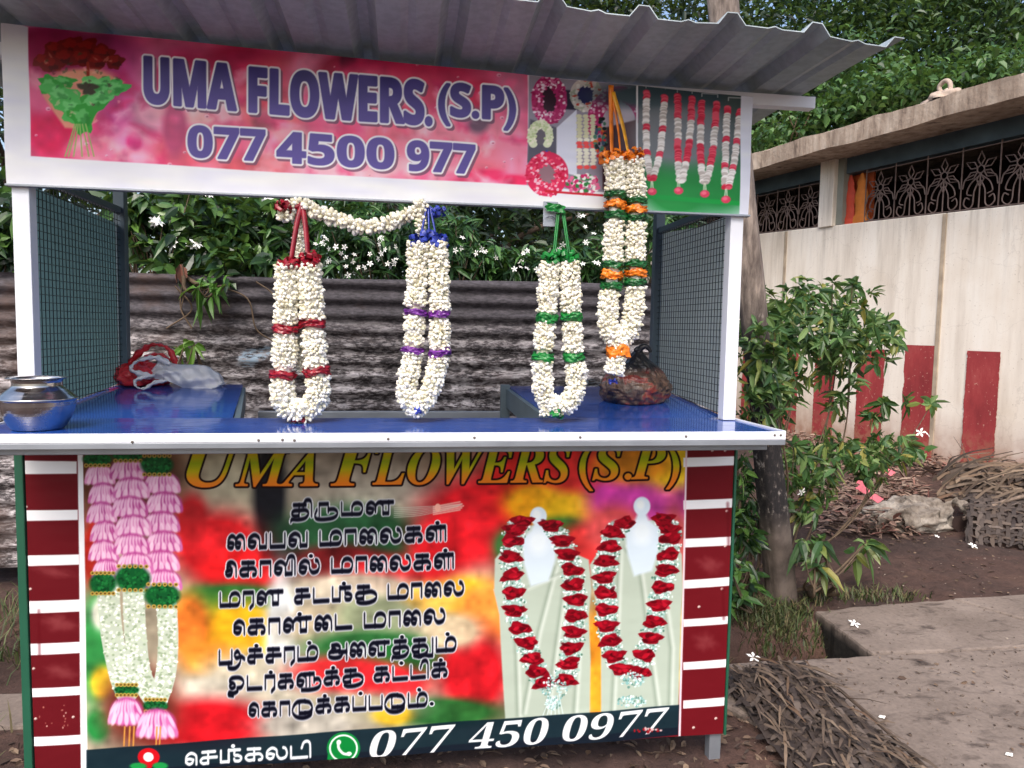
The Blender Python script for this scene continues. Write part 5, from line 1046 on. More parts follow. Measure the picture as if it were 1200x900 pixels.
def ruffle(parent, c, R, mat, n=16, name='ribbon_bow', flat=.7, L=1.0):
    mb = MB()
    for k in range(n):
        a = rnd.uniform(0, 2*PI); e = rnd.uniform(-.5, .9); d = unit(np.array([math.cos(a), math.sin(a)*flat, e])); s = unit(np.cross(d, NR.normal(size=3)))
        p = crom([c, c+d*R*.55*L+s*R*.25, c+d*R*L*.95-s*R*.05, c+d*R*.7*L-s*R*.3], 4); mb.strip(p, R*.42*np.linspace(.6, 1, len(p)), unit(np.cross(d, s))+NR.normal(size=3)*.1)
    return mb.build(name, mat, parent, smooth=True)
def cord(parent, pts, w, mat, name='ribbon_tie', y=None):
    P = crom(pts, 8); mb = MB(); n = len(P); side = np.array([1, .25, 0]); tw = np.linspace(0, 2.0, n); V = []
    T = unit(np.gradient(P, axis=0))
    for i in range(n): sd_ = unit(np.cross(T[i], (math.sin(tw[i]*.4), -1, 0))); V.append((P[i]-sd_*w/2, P[i]+np.array([0, -.0016, 0]), P[i]+sd_*w/2))
    V = np.array(V).reshape(-1, 3); mb.add(V, [(3*i+j, 3*i+3+j, 3*i+4+j, 3*i+1+j) for i in range(n-1) for j in (0, 1)])
    o = mb.build(name, mat, parent, smooth=True); m_ = o.modifiers.new('thickness', 'SOLIDIFY'); m_.thickness = .0012; return o
def gp(x, y, Y): return on_y(x, y, Y)
FG = 'flower garlands hung along the sign of the stall'
def garland(label, Y, path, R, bands, top_caps):
    t = thing('flower_garland', label, 'garland', group=FG)
    strand([gp(x, y, Y) for x, y in path], R, gaps=[(gp(x, y, Y), h*.5+.002) for x, y, h, m, tl_ in bands]).build('flower_strand', M_bud, t, smooth=True)
    for x, y, h, m, tilt in bands: band(t, gp(x, y, Y), (tilt, 0, 1), R*.97, h*.78, m, ruff=.34)
    for x, y, m in top_caps: ruffle(t, gp(x, y, Y)+np.array([0, -.004, 0]), R*1.05, m, 18, 'ribbon_cap'); 
    return t
# red ribbon garland
ga = garland('white jasmine garland with red ribbon bands, leftmost of the hanging garlands', -.035, [(338, 312), (336, 350), (335, 390), (333, 425), (331, 450), (332, 468), (340, 479), (351, 481), (362, 479), (371, 469), (373, 452), (370, 428), (367, 390), (365, 350), (362, 306)], .0315,
             [(335, 386, .022, M_rred, .05), (366, 379.5, .022, M_rred, -.05), (331, 439, .024, M_rred, .05), (371, 435, .026, M_rred, -.15)], [(339, 312, M_rred), (364, 305, M_rred)])
cord(ga, [gp(354, 238, -.02), gp(348, 262, -.03), gp(341, 306, -.045)], .013, M_rred); cord(ga, [gp(354, 238, -.02), gp(358, 265, -.03), gp(361, 302, -.045)], .013, M_rred)
ruffle(ga, gp(332, 243, -.03), .024, M_rred, 22); cord(ga, [gp(334, 243, -.025), gp(345, 243, -.025), gp(354, 240, -.02)], .010, M_rred)
band(ga, gp(351, 491.5, -.035), (.0, .0, 1), .020, .010, M_rred, 'ribbon_band'); settle(ga, gp(351, 494, -.035))
sp = thing('jasmine_string', 'thin loose jasmine string hanging inside the red ribboned garland', 'garland', group='loose jasmine strings')
strand([gp(352, 240, .03), gp(350, 280, .02), gp(352, 340, .01), gp(353, 400, .01), gp(352, 440, .01)], .017, 18, .011, .014, .0058).build('flower_strand', M_bud, sp, smooth=True); settle(sp, gp(352, 240, .03))
# blue and purple ribbon garland
gb = garland('white jasmine garland with purple ribbon bands and blue ties, second from the left', -.035, [(490, 287), (488.5, 330), (486.6, 366), (484, 410), (479, 440), (476, 458), (480, 470), (487, 478), (496, 470), (504, 458), (511, 435), (515.5, 413), (515, 368), (514.5, 330), (512, 285)], .0278,
             [(486.6, 366, .018, M_rpurple, .05), (514.3, 368, .020, M_rpurple, -.1), (483.8, 410.5, .018, M_rpurple, .1), (515.5, 413, .022, M_rpurple, -.25)], [(490, 284, M_rblue), (514, 284, M_rblue), (502, 280, M_rblue)])
for a, b in (((500, 242), (492, 282)), ((502, 242), (503, 280)), ((504, 242), (512, 282))): cord(gb, [gp(*a, -.02), gp((a[0]+b[0])/2, 262, -.035), gp(*b, -.045)], .005, M_rblue)
ruffle(gb, gp(515, 249, -.03), .022, M_rblue, 22); cord(gb, [gp(502, 242, -.02), gp(508, 246, -.025), gp(514, 248, -.028)], .007, M_rblue)
strand([gp(486.5, 470, -.037), gp(486.5, 480, -.037), gp(486.5, 488.5, -.037)], .022, 22, .0075, .014, .0062).build('pendant', M_bud, gb, smooth=True)
band(gb, gp(489.5, 480.5, -.052), (0, 0, 1), .010, .016, M_rblue); settle(gb, gp(486, 490, -.037))
# green ribbon garland
gc = garland('white jasmine garland with plain green ribbon bands, second from the right', -.035, [(643.5, 309), (642, 340), (640.5, 373), (637.5, 400), (635.5, 420), (636, 450), (640, 468), (651, 476), (664, 474), (673, 460), (675.5, 440), (673, 418), (671, 395), (670, 370), (667, 307)], .0278,
             [(640.6, 373, .028, M_rgreen, .05), (670, 371, .026, M_rgreen, -.05), (636, 418.5, .026, M_rgreen, .05), (672.5, 418.5, .028, M_rgreen, -.05)], [(644, 305, M_rgreen), (667, 303, M_rgreen), (655, 302, M_rgreen)])
for a, b in (((653, 250), (648, 300)), ((655, 250), (650, 300)), ((659, 250), (666, 300)), ((661, 250), (668, 300))): cord(gc, [gp(*a, -.02), gp((a[0]+b[0])/2, 275, -.032), gp(*b, -.042)], .0045, M_rgreen)
mb = MB(); c = gp(648, 243, -.026); uu = np.linspace(0, 1, 14); vv = np.linspace(0, 1, 12); U, V = np.meshgrid(uu, vv, indexing='ij')
X_ = c[0]-.020+.052*U+.004*np.sin(9*V); Z_ = c[2]+.012-.022*V-.010*np.sin(PI*U)*0-.006*U; Y_ = c[1]-.008*np.sin(PI*U)-.004*np.sin(12*U+4*V); mb.grid(X_, Y_, Z_); mb.build('ribbon_bow', M_rgreen, gc, smooth=True)
strand([gp(640, 472, -.037), gp(640, 480, -.037), gp(641, 486, -.037)], .020, 20, .0075, .013, .006).build('pendant', M_bud, gc, smooth=True)
ruffle(gc, gp(652, 486, -.050), .022, M_rgreen, 20); settle(gc, gp(645, 489, -.037))
# orange and green garland hung over the sign
gd = garland('longest garland, white jasmine with orange and green ribbon bands, hanging over the sign', -.052, [(719, 188), (721, 210), (721, 240), (719, 285), (718, 320), (714, 350), (712, 375), (716, 390), (725, 397), (735, 392), (741, 375), (744, 350), (744.5, 320), (745, 285), (745, 240), (744, 210), (742, 186)], .0278,
             [(721, 229, .020, M_rgreen2, .05), (721, 240, .024, M_rorange, .05), (721, 252.5, .024, M_rgreen2, .05), (745, 235.5, .020, M_rgreen2, -.05), (745, 246, .022, M_rorange, -.05), (745, 256, .016, M_rgreen2, -.05),
              (717.5, 311, .020, M_rgreen2, .05), (717.5, 322.5, .026, M_rorange, .05), (717, 335.5, .022, M_rgreen2, .05), (744.5, 309.5, .020, M_rgreen2, -.05), (744.5, 320, .024, M_rorange, -.05), (744, 331, .020, M_rgreen2, -.05)],
             [(713, 186, M_rorange), (727, 184, M_rorange), (743, 184, M_rorange)])
cord(gd, [gp(716, 100, -.035), gp(716, 140, -.040), gp(717, 182, -.065)], .014, M_rorange); cord(gd, [gp(718, 108, -.036), gp(729, 145, -.042), gp(736, 178, -.062)], .012, M_ryellow); cord(gd, [gp(718, 116, -.034), gp(724, 150, -.04), gp(727, 180, -.062)], .007, M_rorange)
strand([gp(725, 398, -.052), gp(723, 420, -.052), gp(719, 438, -.052)], .0265, 24, .0078, .016, .0066).build('pendant', M_bud, gd, smooth=True)
band(gd, gp(724.5, 411.5, -.052), (-.12, 0, 1), .0290, .030, M_rorange)
ruffle(gd, gp(706, 447, -.05)+np.array([.03, 0, .0]), .014, M_rblue, 10, 'tassel'); settle(gd, gp(719, 445, -.052))
for ob in list(gd.children): pass
# loose jasmine string swagged between two hooks
sw = thing('jasmine_string', 'loose jasmine string swagged under the sign between the red and blue ribbon ties', 'garland', group='loose jasmine strings')
pth = [(332, 256), (340, 244), (352, 238), (366, 245), (380, 252), (403, 259), (424, 266), (446, 264), (466, 257), (482, 250), (494, 241), (500, 237)]
strand([gp(x, y, -.012) for x, y in pth], .021, 13, .0105, .0165, .0078).build('flower_strand', M_bud, sw, smooth=True)
strand([gp(494, 243, -.018), gp(493, 262, -.02), gp(494, 280, -.02)], .016, 13, .012, .015, .0065).build('hanging_end', M_bud, sw, smooth=True); settle(sw, gp(424, 266, -.012))
# hook plate under the sign
hk = thing('hook_plate', 'small grey metal plate under the sign holding the green ribbon', 'hook'); a = gp(634, 249, -.012); b = gp(655, 266, -.012)
mb = MB(); mb.box2((a[0]+.006, -.013, b[2]), (b[0]-.004, -.010, a[2]+.03)); o = mb.build('plate', M_galv, hk); bevel(o, .001)
mb = MB(); mb.tube(crom([((a[0]+b[0])/2-.012, -.020, (a[2]+b[2])/2+.004), ((a[0]+b[0])/2, -.026, (a[2]+b[2])/2+.008), ((a[0]+b[0])/2+.012, -.020, (a[2]+b[2])/2+.003)], 5), .002, 6); mb.build('wire_loop', M_galv, hk); settle(hk, ((a[0]+b[0])/2, -.012, b[2]))

# polished metal pot on the counter's left end
pc = on_z(45, 503, .999); R0 = .082
pot = thing('metal_pot', 'shiny round metal water pot on the left end of the blue counter', 'pot')
k = NT('polished_steel'); k.set(Metallic=1.0, Roughness=.2); k.l(k.ramp(k.noise(k.coord(), 18, 6, .7), [(.35, (.12,)*3), (.7, (.34,)*3)]), k.p.inputs['Roughness']); k.base(k.ramp(k.noise(k.coord(), 14, 5), [(.35, rgb(176, 174, 174)), (.65, rgb(214, 213, 212))])); wv = k.n('ShaderNodeTexWave'); wv.bands_direction = 'Z'; wv.inputs['Scale'].default_value = 45; k.l(k.coord(), wv.inputs[0]); k.bump(wv.outputs['Fac'], .05, .002); M_steel = k.m
body = [(0, .002), (.048, .002), (.056, .006), (.066, .022), (.075, .042), (.079, .058), (.080, .070), (.083, .072), (.083, .0755), (.079, .078), (.066, .090), (.055, .099), (.0515, .104), (.051, .112)]
mb = MB(); mb.lathe(crom(body, 3), tuple(pc), 48); mb.build('body', M_steel, pot, smooth=True)
mb = MB(); mb.lathe(crom([(.0512, .1115), (.053, .117), (.060, .1205), (.063, .1215), (.0632, .123), (.060, .1235), (.052, .121), (.047, .112), (.046, .10), (.06, .085), (.070, .06), (.05, .012), (.0, .010)], 3), tuple(pc), 48); mb.build('rim', M_steel, pot, smooth=True); settle(pot, pc)

# plastic bags
def film(name, c, rough, trans, c2=None, alpha=1.0):
    k = NT(name); v = k.coord(); n1 = k.noise(v, 14, 5, .6, 1.0); k.base(k.ramp(n1, [(.35, rgb(*c)), (.65, rgb(*(c2 or c)))])); k.set(Roughness=rough, Alpha=alpha); k.p.inputs['Coat Weight'].default_value = .4; k.p.inputs['Coat Roughness'].default_value = .2
    tr = k.n('ShaderNodeBsdfTranslucent'); tr.inputs[0].default_value = (*rgb(*c), 1); mx = k.n('ShaderNodeMixShader'); mx.inputs[0].default_value = trans; k.l(k.p.outputs[0], mx.inputs[1]); k.l(tr.outputs[0], mx.inputs[2]); k.l(mx.outputs[0], k.out.inputs[0])
    k.bump(k.noise(k.coord((1, 1, .6)), 26, 5, .6, 1.5), .8, .012); return k.m
def crump(X, Y, Z, f, seed=0.0):
    return np.array([mnoise.noise(Vector((a*f+seed, b*f, q*f))) for a, b, q in zip(X.ravel(), Y.ravel(), Z.ravel())]).reshape(X.shape)
def ridged(X, Y, Z, f, seed=0.0): return 1-2*np.abs(crump(X, Y, Z, f, seed))*1.6
def lump(c, rx, ry, rz, fn, nu=72, nv=40, cr=1.0):
    """a creased lump resting on its flat underside: fn(u, v) scales the radius"""
    u = np.linspace(0, 2*PI, nu); v = np.linspace(-PI/2, PI/2, nv); U, V = np.meshgrid(u, v, indexing='ij'); r = fn(U, V)
    if nu > 30: A, B, D = np.cos(V)*np.cos(U), np.cos(V)*np.sin(U), np.sin(V); r = r*(1+cr*.07*ridged(A, B, D, 2.2, rx*31)+cr*.045*ridged(A, B, D, 5.0, 3.3))
    X = c[0]+rx*np.cos(V)*np.cos(U)*r; Y = c[1]+ry*np.cos(V)*np.sin(U)*r; Z = c[2]+np.maximum(rz*np.sin(V)*r, -rz*.62)+rz*.62; return X, Y, Z
bagr = thing('plastic_bag', 'red plastic bag slumped by the left mesh side of the counter', 'bag'); c = on_z(168, 452, 1.035)
mb = MB(); mb.grid(*lump((c[0]+.0, c[1]-.03, c[2]+.006), .095, .06, .045, lambda U, V: 1+.08*np.sin(5*U+3*V)+.05*np.sin(11*U-6*V)+.03*np.sin(17*U+9*V)))
M_bagr = film('red_film', (210, 22, 38), .32, .15, (238, 60, 70)); mb.build('body', M_bagr, bagr, smooth=True)
cz = c+np.array([0, -.02, 0])
def hoop(name, pts, w, mat, parent):
    P = crom(pts, 8); n = len(P); T = unit(np.gradient(P, axis=0)); V = []
    for i in range(n):
        s = unit(np.cross(T[i], (.25*math.sin(i*.9), 1, .3+.5*math.sin(i*.55)))); ww = w*(1+.35*math.sin(3*PI*i/n)+.25*math.sin(i*1.3)); V.append([P[i]+s*ww*q+np.array([0, -.006*math.cos(q*PI), 0]) for q in (-.5, -.2, .15, .5)])
    mb = MB(); mb.add(np.array(V).reshape(-1, 3), [(4*i+j, 4*i+4+j, 4*i+5+j, 4*i+1+j) for i in range(n-1) for j in range(3)]); o = mb.build(name, mat, parent, smooth=True); m_ = o.modifiers.new('t', 'SOLIDIFY'); m_.thickness = .001; return o
Yb = float(c[1])-.03
hoop('handle', [gp(150, 428, Yb), gp(166, 411, Yb), gp(180, 404, Yb), gp(193, 406, Yb), (*gp(202, 416, Yb),), gp(206, 432, Yb)], .017, M_bagr, bagr)
hoop('handle', [gp(160, 430, Yb+.02), gp(176, 417, Yb+.02), gp(190, 416, Yb+.02), gp(198, 428, Yb+.02)], .016, M_bagr, bagr); settle(bagr, c)
bagw = thing('plastic_bag', 'white translucent carrier bag lying flat in front of the red bag', 'bag'); M_bagw = film('white_film', (240, 243, 248), .3, .2, (252, 252, 254), .95)
c = on_z(225, 456, 1.03); Yw = float(c[1])-.02
top = np.array([(175, 437), (186, 423), (200, 426), (215, 428), (230, 428), (245, 431), (256, 438), (261, 447)], float); bot = np.array([(172, 445), (183, 444), (195, 446), (205, 450), (215, 455), (230, 457.5), (246, 457.5), (260, 451)], float)
tt = np.linspace(0, 1, 40); tp = np.stack([np.interp(tt, np.linspace(0, 1, 8), top[:, i]) for i in (0, 1)], 1); bp = np.stack([np.interp(tt, np.linspace(0, 1, 8), bot[:, i]) for i in (0, 1)], 1)
mb = MB(); vv = np.linspace(0, 1, 18); G = np.zeros((40, 18, 3))
for i in range(40):
    for j, q in enumerate(vv):
        x, y = tp[i]*(1-q)+bp[i]*q; bulge = .045*math.sin(PI*min(max(tt[i], .02), .98))*math.sin(PI*(.12+.88*q))+.006*math.sin(14*tt[i]+9*q)+.004*math.sin(31*tt[i]-14*q)
        G[i, j] = gp(x, y, Yw-bulge+.03*(1-q))
mb.grid(G[..., 0], G[..., 1], G[..., 2]); o = mb.build('body', M_bagw, bagw, smooth=True)
G2 = G.copy(); G2[..., 1] = 2*(Yw+.03)-G[..., 1]; mb = MB(); mb.grid(G2[..., 0], G2[..., 1]+.004, np.maximum(G2[..., 2], 1.035)); mb.build('back_side', M_bagw, bagw, smooth=True)
hoop('handle', [gp(182, 441, Yw-.01), gp(168, 439, Yw-.03), gp(154, 434, Yw-.035), gp(157, 426, Yw-.03), gp(171, 420, Yw-.02), gp(186, 420, Yw-.01), gp(200, 427, Yw)], .015, M_bagw, bagw)
hoop('handle', [gp(182, 441, Yw-.02), gp(168, 442, Yw-.045), gp(158, 447, Yw-.055), gp(161, 454, Yw-.06), gp(170, 455, Yw-.055), gp(182, 448, Yw-.035), gp(196, 446, Yw-.02)], .011, M_bagw, bagw); settle(bagw, c)
bagd = thing('plastic_bag', 'knotted black see-through bag with reddish contents, at the right end of the counter', 'bag'); c = on_z(751, 476, 1.012)
k = NT('dark_film'); v = k.coord(); n1 = k.noise(k.coord((1, 1, 1.6)), 13, 4, .6, .8); n2 = k.noise(v, 34, 5, .6)
cc = k.ramp(n1, [(.36, rgb(30, 22, 22)), (.46, rgb(88, 62, 50)), (.54, rgb(122, 96, 80)), (.60, rgb(160, 52, 40)), (.70, rgb(132, 40, 34))]); cc = k.mix(.35, cc, k.ramp(n2, [(.4, rgb(26, 20, 22)), (.62, rgb(140, 116, 100))]))
z_ = k.n('ShaderNodeSeparateXYZ'); k.l(k.coord(), z_.inputs[0]); mr = k.n('ShaderNodeMapRange'); mr.inputs['From Min'].default_value = .085; mr.inputs['From Max'].default_value = .125; k.l(z_.outputs['Z'], mr.inputs[0])
k.base(k.mix(mr.outputs[0], cc, rgb(22, 22, 26))); k.set(Roughness=.3); k.p.inputs['Coat Weight'].default_value = .5; k.bump(k.noise(k.coord((1, 1, .5)), 24, 5, .6, 1.2), .9, .014); M_bagd = k.m
mb = MB(); cx, cy, cz = 0, 0, .0
u = np.linspace(0, 2*PI, 130); h = np.linspace(0, 1, 80); U, H = np.meshgrid(u, h, indexing='ij')
rp = np.interp(H, [0, .04, .15, .32, .5, .68, .8, .88, .93, 1], [0, .088, .110, .114, .098, .066, .036, .020, .013, .010])
A, B = np.cos(U), np.sin(U); fade = np.clip((1-H)*3, 0, 1)
crease = 1+.035*np.sin(15*U+5*H)*H+.07*np.sin(3*U+1)+fade*(  .08*crump(A, B, 2*H, 1.6, 4.)+.05*ridged(A, B, 2.4*H, 3.2, 9.)+.025*ridged(A, B, 2.4*H, 7., 2.)); R_ = rp*crease
Zb = np.interp(H, [0, .04, 1], [0, .002, .190]); X = R_*np.cos(U)+.012*np.clip((H-.7)/.3, 0, 1)+.02*np.clip(H-.85, 0, 1)*6*.15; Yy = R_*.8*np.sin(U)
mb.grid(X, Yy, Zb); o = mb.build('body', M_bagd, bagd, smooth=True); o.location = c+np.array([0, .075, .001])
mb = MB(); P = crom([(.012, 0, .174), (.020, -.005, .187), (.034, -.008, .190), (.045, -.01, .180), (.048, -.012, .170)], 6); mb.tube(P, np.linspace(.012, .005, len(P)), 9)
P = crom([(.012, 0, .172), (.004, -.006, .180), (-.004, -.008, .176)], 6); mb.tube(P, np.linspace(.011, .006, len(P)), 9); o = mb.build('knot', mat_plain('black_film', rgb(24, 24, 28), .35, .2, 30, bump=.4), bagd, smooth=True); o.location = c+np.array([0, .075, .001]); settle(bagd, c)

# ================================================================ GROUND LITTER
M_palm = mat_isl('dry_palm_leaf', [rgb(44, 36, 33), rgb(62, 52, 47), rgb(80, 69, 63), rgb(50, 41, 38), rgb(104, 92, 84), rgb(70, 56, 46)], .75)
M_palm2 = mat_isl('brown_palm_leaf', [rgb(58, 47, 41), rgb(84, 70, 60), rgb(110, 94, 80), rgb(48, 39, 34), rgb(132, 114, 96), rgb(96, 72, 54)], .75)
def weave(mb, org, eu, ev, nu, nv, lift, width, sd, jit=.01, zf=None):
    """palm leaflets plaited over and under one another on a rumpled sheet"""
    g = random.Random(sd)
    def P(u, v, o): 
        p = org+eu*u+ev*v; p = p.copy(); p[2] += (zf(u, v) if zf else 0)+o; return p
    for i in range(nu):
        v0 = (i+.5)/nu; pts = []; off_ = g.uniform(-.35, .35)/nu; a, b = g.uniform(-.06, .04), 1+g.uniform(-.05, .10)
        for k in range(25): u = a+(b-a)*k/24; pts.append(P(u, v0+g.uniform(-1, 1)*.010+.02*math.sin(4*u+i)+off_, lift*math.sin(PI*nv*u*.5+i*PI)+g.uniform(-1, 1)*.0015))
        mb.strip(pts, width*np.array([.5]+[1+.2*math.sin(q) for q in range(23)]+[.3]), unit(ev)+np.array([0, 0, g.uniform(-.35, .35)]))
    for j in range(nv):
        u0 = (j+.5)/nv; pts = []; off_ = g.uniform(-.4, .4)/nv; a, b = g.uniform(-.08, .03), 1+g.uniform(-.05, .12)
        for k in range(25): v = a+(b-a)*k/24; pts.append(P(u0+.10*(v-.5)+g.uniform(-1, 1)*.008+off_, v, -lift*math.sin(PI*nu*v*.5+j*PI)+g.uniform(-1, 1)*.0015))
        mb.strip(pts, width*1.05*np.array([.4]+[1]*23+[.3]), unit(eu)+np.array([0, 0, g.uniform(-.35, .35)]))
m1 = thing('palm_leaf_mat', 'dark plaited dry palm leaf heap on the ground by the stall leg', 'palm leaves'); mb = MB()
zf1 = lambda u, v: .040*math.sin(PI*min(max(v, 0), 1))*math.sin(PI*min(max(.15+u*.75, 0), 1))+.03*math.exp(-((u-.15)/.15)**2)*math.exp(-((v-.6)/.4)**2)
o1 = np.array([1.49, .46, .020]); eu = np.array([-.03, -.80, 0]); ev = np.array([-.32, -.03, .0])
weave(mb, o1, eu, ev, 17, 30, .005, .021, 1, zf=zf1); weave(mb, o1+np.array([-.02, -.03, -.012]), eu*1.02, ev*1.05, 13, 24, .005, .022, 2, zf=zf1)
mb.build('plaited_leaves', M_palm, m1)
mb = MB(); mb.tube(crom([o1-ev*.02+eu*.25+np.array([0, 0, .02]), o1-ev*.03+eu*.55+np.array([0, 0, .02]), o1-ev*.03+eu*.85+np.array([0, 0, .012]), o1-ev*.02+eu*1.2], 8), .006, 7); mb.build('midrib', mat_plain('palm_rib', rgb(86, 72, 62), .8, .3, 20), m1)
mb = MB()
for k in range(260):
    u, v = rnd.uniform(-.05, 1.1), rnd.uniform(.0, 1.12); p = o1+eu*u+ev*v+np.array([0, 0, zf1(u, v)+rnd.uniform(.004, .03)*(1 if v > 0 else .3)]); d = unit(np.array([rnd.gauss(.05, .4), rnd.gauss(-.8, .4), rnd.gauss(0, .10)])); L = rnd.uniform(.04, .16)
    mb.strip([p, p+d*L*.5+np.array([0, 0, .008]), p+d*L], [.007, .010, .002], unit(np.cross(d, (rnd.gauss(0, .4), rnd.gauss(0, .4), 1))))
mb.build('loose_leaflets', M_palm2, m1); settle(m1, o1)
m2 = thing('palm_leaf_mat', 'plaited brown palm leaf leaning by the sack against the cream wall', 'palm leaves'); mb = MB()
o2 = np.array([3.38, 1.88, .02]); eu = np.array([.95, -.42, 0]); ev = np.array([.22, .40, .22])
weave(mb, o2, eu, ev, 17, 38, .009, .022, 5, zf=lambda u, v: .05*math.sin(PI*min(max(v, 0), 1))); mb.build('plaited_leaves', M_palm, m2)
mb = MB()
for k in range(420):
    u, v = rnd.uniform(-.15, 1.1), rnd.uniform(.75, 1.5); p = o2+eu*u+ev*v+np.array([0, 0, rnd.uniform(-.05, .08)]); d = unit(np.array([rnd.gauss(.7, .35), rnd.gauss(.1, .35), rnd.gauss(.05, .2)])); L = rnd.uniform(.2, .5)
    mb.strip(crom([p, p+d*L*.5+np.array([0, 0, .03]), p+d*L+np.array([.05, 0, -.03])], 3), np.linspace(.020, .005, 7), unit(np.cross(d, (.3, -1, .4))))
mb.build('loose_leaflets', M_palm2, m2)
mb = MB(); mb.tube(crom([o2+ev*.45-eu*.02, o2+ev*.8+eu*.3+np.array([0, 0, .05]), o2+ev*1.2+eu*.9+np.array([0, 0, .08])], 8), .012, 7); mb.build('midrib', mat_plain('palm_rib', rgb(120, 104, 92), .8, .3, 20), m2); settle(m2, o2)
# sack
sk = thing('old_sack', 'torn dirty beige sack slumped on the soil by the cream wall', 'sack'); c = np.array([3.22, 2.28, .0]); k = NT('sackcloth'); v = k.coord(); n1 = k.noise(v, 4.5, 5, .6, .6); n2 = k.noise(v, 40, 4)
cc = k.ramp(n1, [(.36, rgb(66, 58, 52)), (.48, rgb(118, 108, 98)), (.62, rgb(162, 154, 144))]); cc = k.mix(k.ramp(k.noise(v, 2.3, 2), [(.56, (0, 0, 0)), (.62, (.7,)*3)]), cc, rgb(112, 122, 120)); k.base(k.mix(.2, cc, k.ramp(n2, [(.4, rgb(80, 70, 62)), (.6, rgb(190, 180, 168))]))); k.set(Roughness=.85); k.bump(k.noise(k.coord((1, 1, .5)), 13, 5, .6, 1.5), .7, .02); M_sack = k.m
mb = MB(); mb.grid(*lump((c[0], c[1], .0), .31, .18, .12, lambda U, V: 1+.09*np.sin(4*U+2*V)+.05*np.sin(7*U-3*V)*np.cos(V)+.045*np.sin(17*U+2*np.sin(3*V))*np.cos(V)+.04*np.sin(15*V+2*np.sin(2*U))+.12*np.cos(U)*np.sin(V), 120, 60, .5)); mb.build('body', M_sack, sk, smooth=True)
hoop('torn_flap', [c+np.array([.12, -.16, .04]), c+np.array([.16, -.17, .16]), c+np.array([.22, -.15, .22]), c+np.array([.34, -.14, .14]), c+np.array([.36, -.15, .03])], .07, M_sack, sk)
hoop('torn_flap', [c+np.array([-.30, -.10, .02]), c+np.array([-.24, -.17, .13]), c+np.array([-.14, -.18, .16]), c+np.array([-.06, -.19, .06])], .08, M_sack, sk); mb = MB(); th_ = np.linspace(0, 2*PI, 20, endpoint=False); mb.poly([c+np.array([.26+.075*math.cos(q), -.165+.02*math.cos(q), .085+.05*math.sin(q)*(1+.2*math.sin(3*q))]) for q in th_]); mb.build('dark_hole_disc', mat_plain('sack_hole_shade', rgb(52, 36, 32), .9, .4, 20), sk); settle(sk, c)  # dark disc for the torn hole, the shade inside put into its colour
# pink scraps on the heap
M_pink = mat_plain('pink_paper', rgb(206, 104, 116), .7, .15, 20)
for (px, py, Y, sz, lab) in ((1010, 566, 2.4, .07, 'pink scrap on the debris, nearest the bush'), (1012, 573, 2.36, .09, 'wide flat pink scrap on the debris under the bush'), (1027, 584, 2.3, .08, 'pink scrap at the front of the debris left of the sack'), (1042, 553, 2.5, .07, 'highest pink scrap on the debris by the wall'), (1068, 588, 2.28, .07, 'pink scrap standing just left of the sack')):
    p = on_y(px, py, Y); t = thing('pink_scrap', lab, 'scrap', group='pink scraps on the debris by the wall'); mb = MB(); U, V = np.meshgrid(np.linspace(-.5, .5, 7), np.linspace(-.5, .5, 5), indexing='ij')
    mb.grid(p[0]+U*sz, p[1]+V*sz*.5, p[2]+V*sz*.35+.012*np.sin(6*U+3*V)); mb.build('paper', M_pink, t, smooth=True); settle(t, p)
# debris and leaf litter nobody could count
def scatter(n, fn, L, W, mats, name, zoff=.004):
    mb = MB(); pos = []; 
    for _ in range(n): x, y, z = fn(); pos.append((x, y, z+zoff))
    pos = np.array(pos); d = NR.normal(size=(n, 3)); d[:, 2] *= .18; nr = NR.normal(size=(n, 3))*.35+np.array([0, 0, 1.]); leaves(mb, pos, d, L*NR.uniform(.5, 1.5, n), W*NR.uniform(.5, 1.4, n), droop=.05, nrm=nr); return stuff(mb.build(name, mats))
M_lit = mat_isl('dead_leaf', [rgb(60, 46, 40), rgb(88, 70, 58), rgb(110, 90, 74), rgb(52, 42, 38), rgb(132, 112, 92), rgb(76, 60, 50)], .8)
def f1(): x, y = rnd.uniform(-1.2, 1.25), rnd.uniform(-.35, .6); return x, y, float(hgt(x, y))
def f2():
    if rnd.random() < .35: s = rnd.uniform(.1, 3.0); p = wp(s, 0, abs(rnd.gauss(0, .4))+.05); return p[0], p[1], float(hgt(p[0], p[1]))+rnd.uniform(0, .10)
    px, py = rnd.gauss(1030, 34), rnd.triangular(546, 618, 600); p = on_z(px, py+8, .05); q = max(0, 1-abs(px-1030)/90); return p[0], p[1], float(hgt(p[0], p[1]))+rnd.uniform(0, .14)*q
def f3(): x, y = rnd.uniform(1.2, 3.4), rnd.uniform(1.1, 2.4); return x, y, float(hgt(x, y))
scatter(1500, f1, .032, .016, M_lit, 'leaf_litter'); scatter(260, f3, .03, .014, M_lit, 'leaf_litter')
scatter(4200, f2, .085, .026, mat_isl('debris_leaf', [rgb(110, 86, 76), rgb(140, 116, 102), rgb(84, 64, 58), rgb(158, 136, 120), rgb(126, 78, 70)], .85), 'debris')
mb = MB()
for _ in range(160):
    x, y = rnd.uniform(1.0, 3.3), rnd.uniform(-.6, .55); z = .003; a = rnd.uniform(0, 6.28); r = rnd.uniform(.003, .011)
    mb.strip([(x, y, z), (x+r*math.cos(a), y+r*math.sin(a), z+.004), (x+2*r*math.cos(a+.3), y+2*r*math.sin(a+.3), z)], [r*.6, r, r*.4], (-math.sin(a), math.cos(a), .2))
stuff(mb.build('leaf_litter', M_lit))
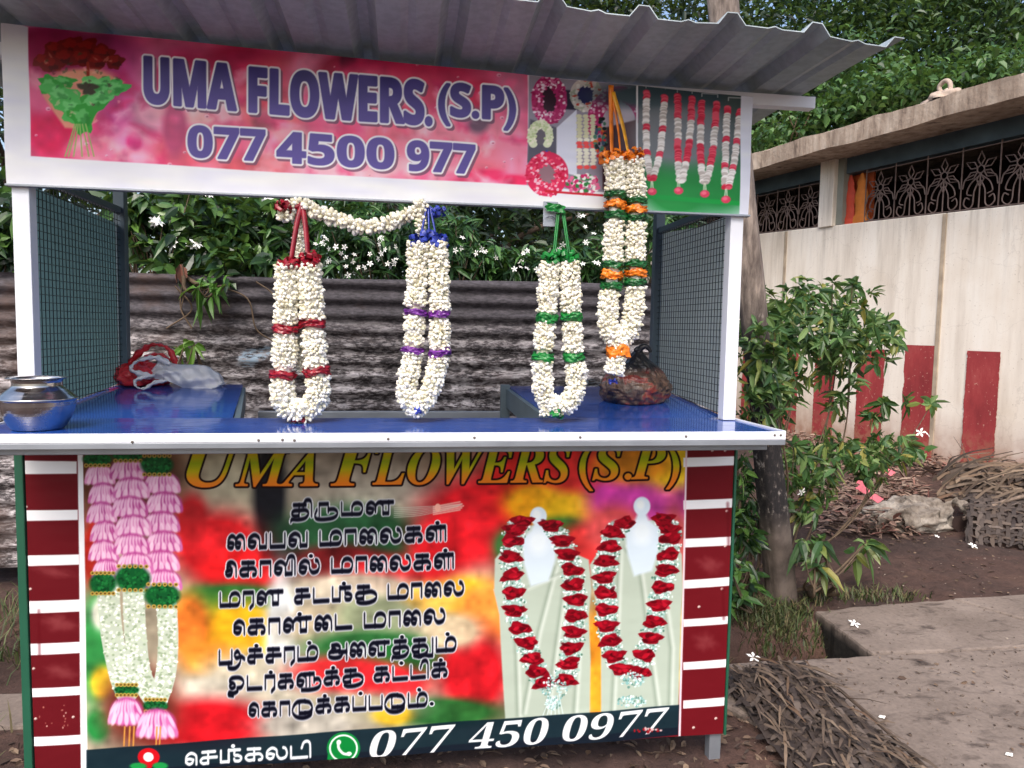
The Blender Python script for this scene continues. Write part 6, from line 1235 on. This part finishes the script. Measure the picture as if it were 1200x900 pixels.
mb = MB(); PT = unit(np.array([(0, 0, 1), (1, 0, 0), (0, 1, 0), (-1, 0, 0), (0, -1, 0), (0, 0, -1)], float)); PF = [(0, 1, 2), (0, 2, 3), (0, 3, 4), (0, 4, 1), (5, 2, 1), (5, 3, 2), (5, 4, 3), (5, 1, 4)]
for q in range(2600):
    if q < 1500: x, y = rnd.uniform(1.05, 3.6), rnd.uniform(-.9, .56)+(rnd.random() < .35)*.6; z = .003
    else: x, y = rnd.uniform(.9, 4.2), rnd.uniform(1.1, 2.9); z = float(hgt(x, y))
    if .565 < y < 1.12 and x < 1.86: continue
    r = min(.014, .0022+abs(rnd.gauss(0, .0028))); mb.add(np.array((x, y, z))+PT*r*NR.uniform(.5, 1.25, (6, 1))*np.array([1, 1, .6]), PF)
stuff(mb.build('gravel', mat_isl('grit', [rgb(58, 48, 43), rgb(96, 82, 74), rgb(130, 116, 106), rgb(74, 60, 52), rgb(164, 152, 140)], .9)))
def f4(): x, y = rnd.uniform(1.1, 3.3), rnd.uniform(-.7, .55); return x, y, .004
scatter(130, f4, .030, .012, M_lit, 'leaf_litter')
# small white bits and fallen star flowers
for (px, py, Z, r, lab) in ((1001, 733, .002, .028, 'white fallen flower on the slab beside the ditch'), (883, 773, -.01, .03, 'white fallen flower in the ditch by the striped panel'), (1140, 641, .03, .03, 'white fallen flower on the soil below the palm leaf'), (1098, 630, .03, .018, 'small white petal on the soil below the sack')):
    p = on_z(px, py, Z); t = thing('fallen_flower', lab, 'flower', group='fallen white flowers'); mb = MB(); blossom(mb, p+np.array([0, 0, .008]), r, (.1, -.45, 1)); mb.build('petals', M_white, t); settle(t, p)
for (px, py, lab) in ((1183, 885, 'white paper scrap on the concrete at the bottom right corner'), (1017, 862, 'pale pebble at the edge of the palm leaf heap'), (1034, 841, 'tiny white scrap on the concrete right of the palm leaf heap'), (905, 778, 'white twig scrap lying on the concrete by the ditch')):
    p = on_z(px, py, .003); t = thing('litter_scrap', lab, 'scrap', group='pale scraps on the concrete'); mb = MB(); mb.grid(*lump(p, .011, .008, .004, lambda U, V: 1+.25*np.sin(3*U+2*V)+.1*np.sin(7*U), 16, 9)); mb.build('scrap', M_white, t, smooth=True); settle(t, p)
